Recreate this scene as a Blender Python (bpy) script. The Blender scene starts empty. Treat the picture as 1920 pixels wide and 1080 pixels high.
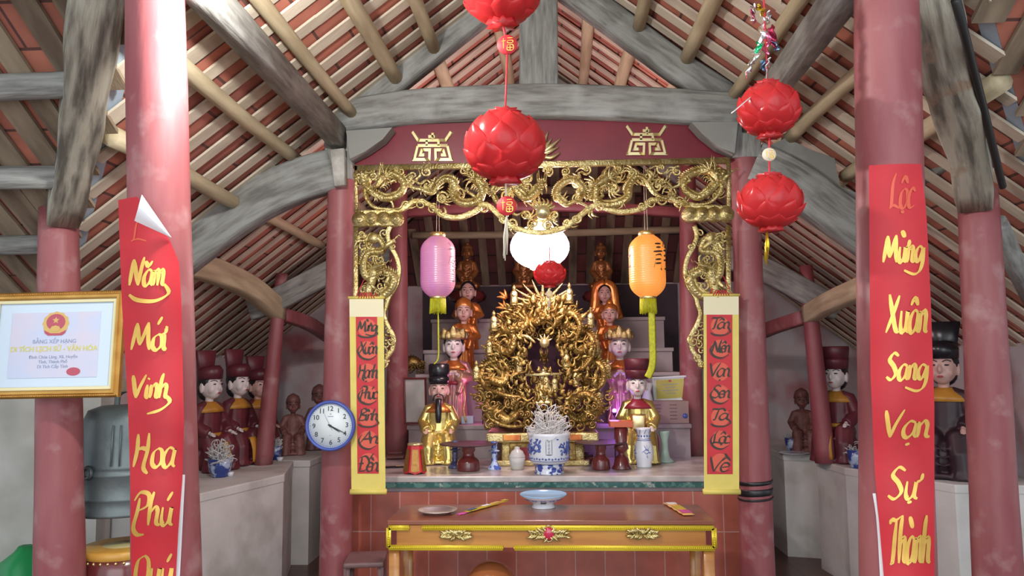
import bpy, bmesh, math, random
from mathutils import Vector, Matrix, noise
PI = math.pi
sc = bpy.context.scene
COL = sc.collection
# ---------------------------------------------------------------- camera, sky, lamps, exposure
FPX = 1450.0
pitch = math.radians(5.5); yaw = math.radians(2.75); roll = math.radians(0.55)
F = Vector((-math.sin(yaw)*math.cos(pitch), math.cos(yaw)*math.cos(pitch), math.sin(pitch)))
R0 = Vector((math.cos(yaw), math.sin(yaw), 0)); U0 = R0.cross(F)
RR = R0*math.cos(roll) - U0*math.sin(roll); UU = U0*math.cos(roll) + R0*math.sin(roll)
EYE = Vector((0, 0, 1.55))
cam_d = bpy.data.cameras.new('camera'); cam_d.sensor_width = 36; cam_d.lens = 36*FPX/1920; cam_d.clip_start = .02
cam = bpy.data.objects.new('camera', cam_d); COL.objects.link(cam)
m = Matrix.Identity(4)
for i in range(3):
    m[i][0] = RR[i]; m[i][1] = UU[i]; m[i][2] = -F[i]; m[i][3] = EYE[i]
cam.matrix_world = m
sc.camera = cam

def P(px, py, Y):
    """point of the place seen at that pixel, at depth Y"""
    d = RR*((px-960)/FPX) - UU*((py-540)/FPX) + F
    return EYE + d*(Y/d.y)
def PZ(px, py, z):
    d = RR*((px-960)/FPX) - UU*((py-540)/FPX) + F
    return EYE + d*((z-EYE.z)/d.z)
def S(pixels, Y): return pixels*Y/FPX

w = bpy.data.worlds.new('world'); sc.world = w; w.use_nodes = True
w.node_tree.nodes['Background'].inputs[0].default_value = (.86, .92, 1, 1)
w.node_tree.nodes['Background'].inputs[1].default_value = .62
sc.view_settings.view_transform = 'Standard'; sc.view_settings.look = 'None'
sc.view_settings.gamma = 1; sc.view_settings.use_curve_mapping = False
sc.view_settings.exposure = 0.92

def light(name, kind, loc, energy, color, size=.05, rot=None, size_y=None):
    d = bpy.data.lights.new(name, kind); d.energy = energy; d.color = color
    if kind == 'AREA':
        d.size = size
        if size_y: d.shape = 'RECTANGLE'; d.size_y = size_y
    else: d.shadow_soft_size = size
    o = bpy.data.objects.new(name, d); COL.objects.link(o); o.location = loc
    if rot: o.rotation_euler = rot
    return o
# daylight through the open front of the hall, behind the viewer
light('courtyard_daylight', 'AREA', (0, -2.2, 2.2), 70, (.93, .97, 1), 5.5, (math.radians(82), 0, 0), 3.2)
BULB = Vector((-.84, 2.20, 2.76))

# ---------------------------------------------------------------- materials
def mat(name, c1, c2=None, scale=6, rough=.6, metal=0, bump=0, bscale=40, stretch=(1,1,1), em=None, ems=1,
        transl=0, glass=False, spec=.5, detail=5, lo=.35, hi=.65, coat=0, alpha=1, grain=False, c3=None, scale3=2, lo3=.55, hi3=.7):
    M = bpy.data.materials.new(name); M.use_nodes = True
    n = M.node_tree.nodes; L = M.node_tree.links; b = n['Principled BSDF']
    b.inputs['Base Color'].default_value = (*c1, 1); b.inputs['Roughness'].default_value = rough
    b.inputs['Metallic'].default_value = metal; b.inputs['Specular IOR Level'].default_value = spec
    b.inputs['Coat Weight'].default_value = coat; b.inputs['Coat Roughness'].default_value = .15
    tc = n.new('ShaderNodeTexCoord'); mp = n.new('ShaderNodeMapping'); src = tc.outputs['Object']
    if grain:
        an = n.new('ShaderNodeAttribute'); an.attribute_name = 'grain'; src = an.outputs['Vector']
    L.new(src, mp.inputs[0])
    mp.inputs['Scale'].default_value = stretch
    if c2:
        nz = n.new('ShaderNodeTexNoise'); nz.inputs['Scale'].default_value = scale; nz.inputs['Detail'].default_value = detail
        L.new(mp.outputs[0], nz.inputs[0])
        mr = n.new('ShaderNodeMapRange'); mr.inputs[1].default_value = lo; mr.inputs[2].default_value = hi
        L.new(nz.outputs['Fac'], mr.inputs[0])
        mx = n.new('ShaderNodeMix'); mx.data_type = 'RGBA'; mx.inputs['A'].default_value = (*c1, 1); mx.inputs['B'].default_value = (*c2, 1)
        L.new(mr.outputs[0], mx.inputs['Factor']); out = mx.outputs['Result']
        if c3:
            nz = n.new('ShaderNodeTexNoise'); nz.inputs['Scale'].default_value = scale3; nz.inputs['Detail'].default_value = 6
            L.new(tc.outputs['Object'], nz.inputs[0])
            mr = n.new('ShaderNodeMapRange'); mr.inputs[1].default_value = lo3; mr.inputs[2].default_value = hi3
            L.new(nz.outputs['Fac'], mr.inputs[0])
            mx = n.new('ShaderNodeMix'); mx.data_type = 'RGBA'; L.new(out, mx.inputs['A']); mx.inputs['B'].default_value = (*c3, 1)
            L.new(mr.outputs[0], mx.inputs['Factor']); out = mx.outputs['Result']
        L.new(out, b.inputs['Base Color'])
    if bump:
        nb = n.new('ShaderNodeTexNoise'); nb.inputs['Scale'].default_value = bscale; nb.inputs['Detail'].default_value = 4
        L.new(mp.outputs[0], nb.inputs[0])
        bp = n.new('ShaderNodeBump'); bp.inputs['Strength'].default_value = bump; bp.inputs['Distance'].default_value = .01
        L.new(nb.outputs['Fac'], bp.inputs['Height']); L.new(bp.outputs[0], b.inputs['Normal'])
    if em:
        b.inputs['Emission Color'].default_value = (*em, 1); b.inputs['Emission Strength'].default_value = ems
    if glass:
        b.inputs['Transmission Weight'].default_value = 1; b.inputs['IOR'].default_value = 1.45
    if transl:
        t = n.new('ShaderNodeBsdfTranslucent'); mxs = n.new('ShaderNodeMixShader'); mxs.inputs[0].default_value = transl
        t.inputs[0].default_value = (*c1, 1)
        if c2: L.new(out, t.inputs[0])
        L.new(b.outputs[0], mxs.inputs[1]); L.new(t.outputs[0], mxs.inputs[2]); L.new(mxs.outputs[0], n['Material Output'].inputs[0])
    return M
def brick_mat(name, c1, c2, mortar, bw, bh, msize, rough=.4, offset=0.0, uv=('X','Z'), spec=.5, bumpy=.3):
    M = bpy.data.materials.new(name); M.use_nodes = True
    n = M.node_tree.nodes; L = M.node_tree.links; b = n['Principled BSDF']; b.inputs['Roughness'].default_value = rough
    b.inputs['Specular IOR Level'].default_value = spec
    tc = n.new('ShaderNodeTexCoord'); sp = n.new('ShaderNodeSeparateXYZ'); cb = n.new('ShaderNodeCombineXYZ')
    L.new(tc.outputs['Object'], sp.inputs[0]); L.new(sp.outputs[uv[0]], cb.inputs[0]); L.new(sp.outputs[uv[1]], cb.inputs[1])
    br = n.new('ShaderNodeTexBrick'); br.offset = offset; br.inputs['Scale'].default_value = 1
    br.inputs['Brick Width'].default_value = bw; br.inputs['Row Height'].default_value = bh; br.inputs['Mortar Size'].default_value = msize
    br.inputs['Color1'].default_value = (*c1, 1); br.inputs['Color2'].default_value = (*c2, 1); br.inputs['Mortar'].default_value = (*mortar, 1)
    L.new(cb.outputs[0], br.inputs[0])
    nz = n.new('ShaderNodeTexNoise'); nz.inputs['Scale'].default_value = 5; nz.inputs['Detail'].default_value = 6; L.new(tc.outputs['Object'], nz.inputs[0])
    mr = n.new('ShaderNodeMapRange'); mr.inputs[1].default_value = .3; mr.inputs[2].default_value = .7; mr.inputs[3].default_value = .75; mr.inputs[4].default_value = 1.2
    L.new(nz.outputs['Fac'], mr.inputs[0])
    mx = n.new('ShaderNodeMix'); mx.data_type = 'RGBA'; mx.blend_type = 'MULTIPLY'; mx.inputs['Factor'].default_value = 1
    L.new(br.outputs['Color'], mx.inputs['A']); L.new(mr.outputs[0], mx.inputs['B']); L.new(mx.outputs['Result'], b.inputs['Base Color'])
    bp = n.new('ShaderNodeBump'); bp.inputs['Strength'].default_value = bumpy; bp.inputs['Distance'].default_value = .004; bp.invert = True
    L.new(br.outputs['Fac'], bp.inputs['Height']); L.new(bp.outputs[0], b.inputs['Normal'])
    return M

M_col = mat('red_column_paint', (.25,.058,.066), (.33,.11,.115), 9, .5, bump=.2, bscale=25, stretch=(1,1,.22), c3=(.42,.24,.235), scale3=9, lo3=.55, hi3=.8)
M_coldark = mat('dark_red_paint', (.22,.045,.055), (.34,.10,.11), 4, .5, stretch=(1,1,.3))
M_grey = mat('grey_weathered_wood', (.33,.335,.31), (.17,.165,.15), 38, .8, bump=.6, bscale=60, detail=7, lo=.38, hi=.68, grain=True, c3=(.44,.45,.43), scale3=4, lo3=.52, hi3=.75)
M_crack = mat('cracked_grey_wood', (.42,.39,.31), (.13,.115,.09), 24, .85, bump=1, bscale=34, lo=.42, hi=.62, grain=True, c3=(.33,.22,.15), scale3=6, lo3=.6)
M_log = mat('pale_log_wood', (.60,.51,.33), (.42,.34,.21), 22, .7, bump=.25, grain=True)
M_lath = mat('pale_lath_wood', (.74,.66,.52), (.50,.43,.33), 5, .75, bump=.2, stretch=(.5,1.6,.5))
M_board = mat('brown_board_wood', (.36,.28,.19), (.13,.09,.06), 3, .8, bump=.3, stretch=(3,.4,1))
M_tile = brick_mat('roof_tile', (.56,.20,.13), (.36,.12,.09), (.13,.06,.05), .24, .165, .006, .8, .5, ('X','Y'))
M_floor = brick_mat('floor_tile', (.15,.075,.055), (.12,.06,.045), (.08,.05,.045), .3, .3, .006, .35, 0, ('X','Y'))
M_wall = mat('lime_wall', (.62,.61,.56), (.46,.45,.40), 3, .85, bump=.3, bscale=12, c3=(.34,.33,.27), scale3=1.6, lo3=.52, hi3=.8)
M_wallpink = mat('pink_stained_wall', (.62,.50,.50), (.56,.56,.58), 2, .85, bump=.3, bscale=12, c3=(.42,.15,.16), scale3=1.4, lo3=.52, hi3=.68)
M_plaster = mat('ledge_plaster', (.74,.735,.70), (.62,.61,.57), 4, .8, bump=.2, bscale=16, c3=(.40,.38,.33), scale3=2, lo3=.55, hi3=.8)
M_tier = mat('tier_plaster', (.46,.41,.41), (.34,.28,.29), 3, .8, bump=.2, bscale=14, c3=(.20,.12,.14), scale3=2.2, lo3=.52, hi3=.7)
M_marble = mat('altar_marble', (.62,.58,.55), (.40,.36,.35), 7, .25, c3=(.55,.44,.42), scale3=9)
M_redtile = brick_mat('altar_red_tile', (.48,.135,.095), (.43,.12,.085), (.55,.30,.27), .2, .205, .0035, .22, 0, ('X','Z'))
M_greentile = mat('green_border_tile', (.03,.115,.105), (.10,.24,.20), 28, .2, lo=.5, hi=.6, c3=(.36,.42,.37), scale3=16, lo3=.6, hi3=.64)
M_lacq = mat('dark_red_lacquer', (.17,.028,.026), (.11,.018,.018), 6, .22, coat=.5)
M_redpanel = mat('crimson_panel', (.21,.014,.028), (.17,.012,.024), 4, .35, coat=.25)
M_gold = mat('gilded_carving', (.78,.67,.33), (.50,.38,.14), 18, .27, .85, bump=.6, bscale=110)
M_golddull = mat('aged_gilding', (.40,.26,.08), (.15,.085,.025), 14, .3, .75, bump=.5, bscale=50)
M_goldpale = mat('pale_gold_leaf', (.86,.77,.44), (.74,.63,.30), 10, .3, .8)
M_goldrobe = mat('gold_robe', (.80,.66,.24), (.68,.52,.16), 8, .25, .8, bump=.2, bscale=18)
M_amber = mat('amber_gilt_robe', (.66,.26,.055), (.48,.12,.03), 7, .28, .55, bump=.35, bscale=14, stretch=(2,2,.4))
M_redrobe = mat('red_lacquer_robe', (.33,.03,.045), (.24,.02,.035), 5, .3)
M_maroon = mat('maroon_robe', (.17,.03,.04), (.10,.02,.03), 5, .4)
M_yrobe = mat('ochre_collar', (.58,.28,.035), (.46,.20,.03), 8, .4)
M_black = mat('black_lacquer', (.015,.014,.018), rough=.25)
M_face = mat('white_painted_face', (.72,.64,.62), rough=.35)
M_facepink = mat('flesh_painted_face', (.62,.38,.33), rough=.35)
M_lip = mat('lip_red', (.42,.05,.06), rough=.4)
M_paper = mat('red_paper', (.62,.022,.034), (.52,.015,.027), 6, .55, transl=.12)
M_paperback = mat('white_paper_back', (.80,.78,.80), rough=.6)
M_goldink = mat('gold_ink', (.78,.50,.12), (.66,.40,.08), 20, .38, .55)
M_faintink = mat('faint_gold_ink', (.66,.10,.05), rough=.5, metal=.2)
M_blackink = mat('black_ink', (.045,.03,.02), rough=.5)
M_yellow = mat('yellow_silk', (.80,.66,.16), (.74,.60,.13), 12, .5)
M_cream = mat('cream_silk', (.82,.76,.50), rough=.5)
M_scrollred = mat('scroll_red_paper', (.62,.03,.04), (.56,.025,.035), 6, .55)
M_haloink = mat('ink_halo', (.72,.12,.07), rough=.55)
M_blue = mat('blue_clock_plastic', (.07,.11,.42), rough=.3)
M_white = mat('white_clock_face', (.78,.84,.84), rough=.4)
M_ink = mat('dark_print', (.05,.06,.06), rough=.5)
M_glass = mat('clear_glass', (1,1,1), rough=.02, glass=True)
M_lotus = mat('red_lotus_paper', (.86,.075,.08), (.76,.05,.055), 5, .25, transl=.5)
M_rope = mat('pale_cord', (.70,.62,.48), rough=.7)
M_redcord = mat('red_cord', (.60,.03,.04), rough=.6)
M_bronze = mat('grey_bronze', (.12,.155,.16), (.17,.20,.20), 5, .5, .5, bump=.3, bscale=20)
M_porc = mat('porcelain', (.74,.78,.84), rough=.12, coat=.4)
M_cobalt = mat('cobalt_glaze', (.035,.06,.30), (.12,.18,.5), 30, .15, coat=.4)
M_porcblue = mat('blue_painted_porcelain', (.72,.77,.85), (.04,.07,.33), 26, .12, lo=.50, hi=.56, coat=.4, detail=2)
M_ash = mat('incense_ash_curl', (.74,.76,.74), (.58,.60,.58), 30, .8)
M_steel = mat('stainless_steel', (.88,.89,.92), rough=.38, metal=1)
M_table = mat('orange_varnished_wood', (.55,.25,.05), (.40,.15,.03), 3, .3, stretch=(.5,3,6), coat=.3)
M_tabletop = mat('red_brown_tabletop', (.30,.10,.055), (.22,.07,.04), 3, .28, stretch=(.5,4,1), coat=.35)
M_ytrim = mat('yellow_gilt_trim', (.80,.62,.04), rough=.3, metal=.35)
M_gem = mat('red_gem', (.55,.02,.07), rough=.1, coat=.5)
M_wfish = mat('polished_wood_fish', (.40,.13,.045), (.30,.09,.03), 4, .15, coat=.6)
M_dbrown = mat('dusty_brown_plastic', (.20,.11,.11), (.15,.08,.08), 8, .5)
M_cable = mat('black_tape', (.012,.013,.016), rough=.35)
M_jar = mat('clear_jar_glass', (.80,.82,.80), rough=.12, transl=.5)
M_celadon = mat('pale_green_glaze', (.38,.52,.46), (.30,.42,.38), 10, .25)
M_green = mat('green_plastic', (.02,.33,.10), rough=.4)
M_certpaper = mat('certificate_paper', (.54,.62,.80), (.66,.60,.70), 5, .35, c3=(.72,.58,.50), scale3=3, lo3=.56, hi3=.75)
M_certmat = mat('certificate_mount', (.60,.72,.84), rough=.35)
M_frame = mat('gilt_picture_frame', (.66,.38,.10), (.52,.27,.06), 10, .28, .75)
M_framelight = mat('pale_gilt_liner', (.80,.72,.42), rough=.3, metal=.4)
M_yprint = mat('yellow_print', (.66,.62,.16), rough=.5)
M_redprint = mat('red_print', (.48,.09,.13), rough=.5)
M_goldprint = mat('ochre_print', (.66,.44,.14), rough=.5)
M_greyprint = mat('grey_blue_print', (.30,.36,.50), rough=.5)
M_tass = mat('lime_yellow_tassel', (.74,.74,.03), (.56,.55,.02), 60, .5, transl=.2)
M_violet = mat('violet_satin', (.66,.30,.56), (.72,.38,.40), 3, .24, stretch=(5,5,.5), transl=.3, em=(.85,.3,.85), ems=.10, spec=.9)
M_orange = mat('orange_satin', (.82,.40,.09), (.80,.32,.06), 3, .3, stretch=(5,5,.5), transl=.3, em=(1,.46,.10), ems=.30, spec=.9)
M_brass = mat('brass_cap', (.72,.58,.26), rough=.25, metal=.9)
M_globe = mat('glowing_globe', (1,.97,.97), em=(1,.72,.76), ems=21)
M_bulb = mat('lit_bulb', (1,1,1), em=(1,.98,.95), ems=40)
M_purple = mat('lit_purple_lamp', (.7,.4,1), em=(.55,.15,1), ems=8)
M_pink = mat('lit_pink_lamp', (1,.5,.7), em=(1,.2,.5), ems=6)
M_wire = mat('black_wire', (.02,.02,.02), rough=.5)
M_flash = mat('blue_grey_flashing', (.40,.50,.60), rough=.5)
M_stone = mat('grey_dry_stone', (.40,.40,.36), (.25,.25,.22), 14, .9, bump=.5)
M_dstatue = mat('dark_red_figure', (.16,.06,.055), (.28,.13,.11), 9, .5)
M_foilg = mat('green_foil', (.02,.6,.22), rough=.15, metal=.8)
M_foilp = mat('pink_foil', (.85,.2,.36), rough=.15, metal=.8)
M_foils = mat('silver_foil', (.92,.94,.96), rough=.12, metal=.9)
M_foilb = mat('blue_foil', (.25,.45,.70), rough=.15, metal=.8)
M_foily = mat('gold_foil', (.85,.62,.05), rough=.15, metal=.8)
M_foilr = mat('dark_red_foil', (.35,.03,.07), rough=.15, metal=.8)

# ---------------------------------------------------------------- mesh helpers
class MB:
    def __init__(s): s.v = []; s.f = []; s.flat = set(); s.g = {}
    def add(s, vs, fs, smooth=True):
        o = len(s.v); s.v += [tuple(v) for v in vs]
        for f in fs:
            if not smooth: s.flat.add(len(s.f))
            s.f.append([i+o for i in f])
        return s
    def box(s, c, d, rot=None, taper=1):
        x, y, z = (q/2 for q in d); c = Vector(c)
        vs = [Vector((sx*x*(taper if sz > 0 else 1), sy*y*(taper if sz > 0 else 1), sz*z)) for sz in (-1,1) for sx, sy in ((-1,-1),(1,-1),(1,1),(-1,1))]
        if rot is not None: vs = [rot @ v for v in vs]
        return s.add([v+c for v in vs], [(3,2,1,0),(4,5,6,7),(0,1,5,4),(1,2,6,5),(2,3,7,6),(3,0,4,7)], False)
    def tube(s, path, rad, n=8, closed=False, prof=None, up=None, caps=True, twist=0):
        path = [Vector(p) for p in path]; k = len(path)
        if isinstance(rad, tuple) or not hasattr(rad, '__len__'): rad = [rad]*k
        T = []
        for i in range(k):
            a = path[(i-1) % k] if (closed or i > 0) else path[i]; b = path[(i+1) % k] if (closed or i < k-1) else path[i]
            t = (b-a); T.append(t.normalized() if t.length > 1e-9 else Vector((0,0,1)))
        N = Vector(up) if up is not None else (Vector((0,0,1)) if abs(T[0].z) < .9 else Vector((0,1,0)))
        vs = []; fs = []; g0 = len(s.v); ln = path[0].x*3+path[0].z*7
        pr = prof or [(math.cos(2*PI*j/n), math.sin(2*PI*j/n)) for j in range(n)]; n = len(pr)
        for i in range(k):
            if i: ln += (path[i]-path[i-1]).length
            if up is not None: N = Vector(up)
            N = (N - T[i]*N.dot(T[i]))
            N = N.normalized() if N.length > 1e-6 else T[i].orthogonal().normalized()
            B = T[i].cross(N)
            r = rad[i]; ru, rv = r if hasattr(r, '__len__') else (r, r)
            for (a, b) in pr:
                if twist:
                    q = twist*i; a, b = a*math.cos(q)-b*math.sin(q), a*math.sin(q)+b*math.cos(q)
                vs.append(path[i] + B*(a*ru) + N*(b*rv)); s.g[g0+len(vs)-1] = (ln*.14, a*ru, b*rv)
        for i in range(k if closed else k-1):
            a = i*n; b = ((i+1) % k)*n
            for j in range(n): fs.append((a+j, a+(j+1) % n, b+(j+1) % n, b+j))
        if caps and not closed: fs.append(tuple(range(n-1, -1, -1))); fs.append(tuple((k-1)*n+j for j in range(n)))
        return s.add(vs, fs)
    def beam(s, path, w, h, up=(0,0,1)):   # rounded rectangular timber, w across, h along up
        pr = [(-1,-.86),(-.9,-1),(.9,-1),(1,-.86),(1,.86),(.9,1),(-.9,1),(-1,.86)]
        k = len(path); W = w if hasattr(w,'__len__') else [w]*k; H = h if hasattr(h,'__len__') else [h]*k
        return s.tube(path, [(a/2, b/2) for a, b in zip(W, H)], prof=pr, up=up)
    def lathe(s, prof, n=24, c=(0,0,0), mtx=None, scal=(1,1), lobes=0, lamp=0):
        c = Vector(c); vs = []; fs = []; k = len(prof)
        for r, z in prof:
            for j in range(n):
                a = 2*PI*j/n; q = 1+lamp*math.cos(lobes*a) if lobes else 1
                v = Vector((r*q*math.cos(a)*scal[0], r*q*math.sin(a)*scal[1], z))
                vs.append((mtx @ v if mtx is not None else v)+c)
        for i in range(k-1):
            for j in range(n): fs.append((i*n+j, i*n+(j+1) % n, (i+1)*n+(j+1) % n, (i+1)*n+j))
        if prof[0][0] > 1e-6: fs.append(tuple(range(n-1, -1, -1)))
        if prof[-1][0] > 1e-6: fs.append(tuple((k-1)*n+j for j in range(n)))
        return s.add(vs, fs)
    def ell(s, c, r, nu=12, nv=8, rot=None):
        if not hasattr(r, '__len__'): r = (r, r, r)
        c = Vector(c); vs = []; fs = []
        top = None
        vs.append(Vector((0,0,-r[2])))
        for i in range(1, nv):
            t = -PI/2+PI*i/nv
            for j in range(nu):
                a = 2*PI*j/nu; vs.append(Vector((r[0]*math.cos(t)*math.cos(a), r[1]*math.cos(t)*math.sin(a), r[2]*math.sin(t))))
        vs.append(Vector((0,0,r[2])))
        for j in range(nu): fs.append((0, 1+(j+1) % nu, 1+j))
        for i in range(nv-2):
            for j in range(nu): fs.append((1+i*nu+j, 1+i*nu+(j+1) % nu, 1+(i+1)*nu+(j+1) % nu, 1+(i+1)*nu+j))
        l = len(vs)-1
        for j in range(nu): fs.append((l, 1+(nv-2)*nu+j, 1+(nv-2)*nu+(j+1) % nu))
        if rot is not None: vs = [rot @ v for v in vs]
        return s.add([v+c for v in vs], fs)
    def prism(s, poly, z0, z1, fn=None):   # polygon in xy, extruded in z (or any mapping)
        n = len(poly); vs = [(x, y, z0) for x, y in poly]+[(x, y, z1) for x, y in poly]
        if fn: vs = [fn(*v) for v in vs]
        return s.add(vs, [tuple(range(n-1,-1,-1)), tuple(range(n, 2*n))]+[(i, (i+1) % n, n+(i+1) % n, n+i) for i in range(n)], False)
    def grid(s, fn, nu, nv, close_u=False):
        vs = [fn(i/nu, j/nv) for j in range(nv+1) for i in range(nu+1)]
        return s.add(vs, [(j*(nu+1)+i, j*(nu+1)+i+1, (j+1)*(nu+1)+i+1, (j+1)*(nu+1)+i) for j in range(nv) for i in range(nu)])
    def sheet(s, fn, nu, nv, t):           # a thin sheet with thickness: fn(u,v,side)
        s.grid(lambda u, v: fn(u, v, 0), nu, nv); s.grid(lambda u, v: fn(1-u, v, t), nu, nv)
        return s
    def xf(s, M):
        s.v = [tuple(M @ Vector(v)) for v in s.v]; return s
    def build(s, name, m, parent=None, remesh=0, smooth_it=0, bevel=0, sub=0, origin='base', decim=0):
        me = bpy.data.meshes.new(name); off = Vector((0,0,0))
        if parent is None and s.v:
            xs = [v[0] for v in s.v]; ys = [v[1] for v in s.v]; zs = [v[2] for v in s.v]
            off = Vector(((min(xs)+max(xs))/2, (min(ys)+max(ys))/2, min(zs)))
        me.from_pydata([tuple(Vector(v)-off) for v in s.v], [], s.f)
        for i, p in enumerate(me.polygons): p.use_smooth = i not in s.flat
        if s.g:
            at_ = me.attributes.new('grain', 'FLOAT_VECTOR', 'POINT'); fl = []
            for i, v in enumerate(s.v): fl += s.g.get(i, v)
            at_.data.foreach_set('vector', fl)
        me.materials.append(m)
        o = bpy.data.objects.new(name, me); COL.objects.link(o); o.location = off
        if parent is not None: o.parent = parent
        if remesh or bevel or sub:
            if remesh:
                md = o.modifiers.new('r', 'REMESH'); md.mode = 'VOXEL'; md.voxel_size = remesh; md.use_smooth_shade = True
                if smooth_it:
                    md = o.modifiers.new('s', 'SMOOTH'); md.factor = .5; md.iterations = smooth_it
            if bevel:
                md = o.modifiers.new('b', 'BEVEL'); md.width = bevel; md.segments = 2; md.limit_method = 'ANGLE'
            if sub:
                md = o.modifiers.new('u', 'SUBSURF'); md.levels = sub; md.render_levels = sub
            dg = bpy.context.evaluated_depsgraph_get(); ev = o.evaluated_get(dg)
            nm = bpy.data.meshes.new_from_object(ev); o.modifiers.clear(); o.data = nm
            if remesh:
                for p in nm.polygons: p.use_smooth = True
        return o
def tag(o, label=None, cat=None, group=None, kind=None):
    if label: o['label'] = label
    if cat: o['category'] = cat
    if group: o['group'] = group
    if kind: o['kind'] = kind
    return o
def thing(name, label, cat, loc=(0,0,0), rz=0, group=None, scale=1):
    o = bpy.data.objects.new(name, None); COL.objects.link(o); o.location = loc; o.rotation_euler = (0,0,rz); o.scale = (scale,)*3
    o.empty_display_size = .05
    return tag(o, label, cat, group)
def kids(o): return [c for c in COL.objects if c.parent == o]
def dup(o, loc=None, rz=None, label=None, scale=None, parent=None):
    c = o.copy(); COL.objects.link(c)
    if parent is not None: c.parent = parent
    if loc is not None: c.location = loc
    if rz is not None: c.rotation_euler = (0,0,rz)
    if scale is not None: c.scale = (scale,)*3
    if label: c['label'] = label
    for ch in kids(o): dup(ch, parent=c)
    return c
def crom(pts, n=6, closed=False):
    pts = [Vector(p) for p in pts]; out = []; k = len(pts)
    for i in range(k if closed else k-1):
        g = (lambda j: pts[j % k]) if closed else (lambda j: pts[min(max(j,0),k-1)])
        a, b, c, d = g(i-1), g(i), g(i+1), g(i+2)
        for j in range(n):
            t = j/n; out.append(.5*((2*b)+(c-a)*t+(2*a-5*b+4*c-d)*t*t+(3*b-a-3*c+d)*t**3))
    if not closed: out.append(pts[-1])
    return out
def lerp(a, b, t): return a+(b-a)*t
rnd = random.Random(7)
# ================================================================ the setting
def struct(mb, name, m, **k): return tag(mb.build(name, m, **k), kind='structure')
struct(MB().box((0,2.6,-.05),(13,10.6,.1)), 'floor', M_floor)
struct(MB().box((-3.02,6.04,1.1),(.14,3.36,2.2)), 'wall_left', M_wallpink)
struct(MB().box((3.02,6.24,1.1),(.14,2.96,2.2)), 'wall_right', M_wallpink)
mb = MB(); mb.prism([(-3.1,0),(3.1,0),(3.1,1.72),(0,4.0),(-3.1,1.72)], 7.62, 7.76, lambda x,y,z: (x,z,y)); struct(mb, 'wall_back', M_wallpink)
mb = MB().box((-4.5,4.3,.83),(4.0,.14,1.62)); struct(mb, 'wall_rear_left', M_wall)
mb = MB().box((4.75,4.7,.83),(3.6,.14,1.62)); struct(mb, 'wall_rear_right', M_wall)
struct(MB().box((0,7.60,1.65),(2.5,.03,1.3)), 'back_shade_panel', mat('back_wall_shade', (.10,.07,.085), (.07,.05,.065), 4, .8))  # dark panel standing in for the shade on the wall behind the altar
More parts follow.
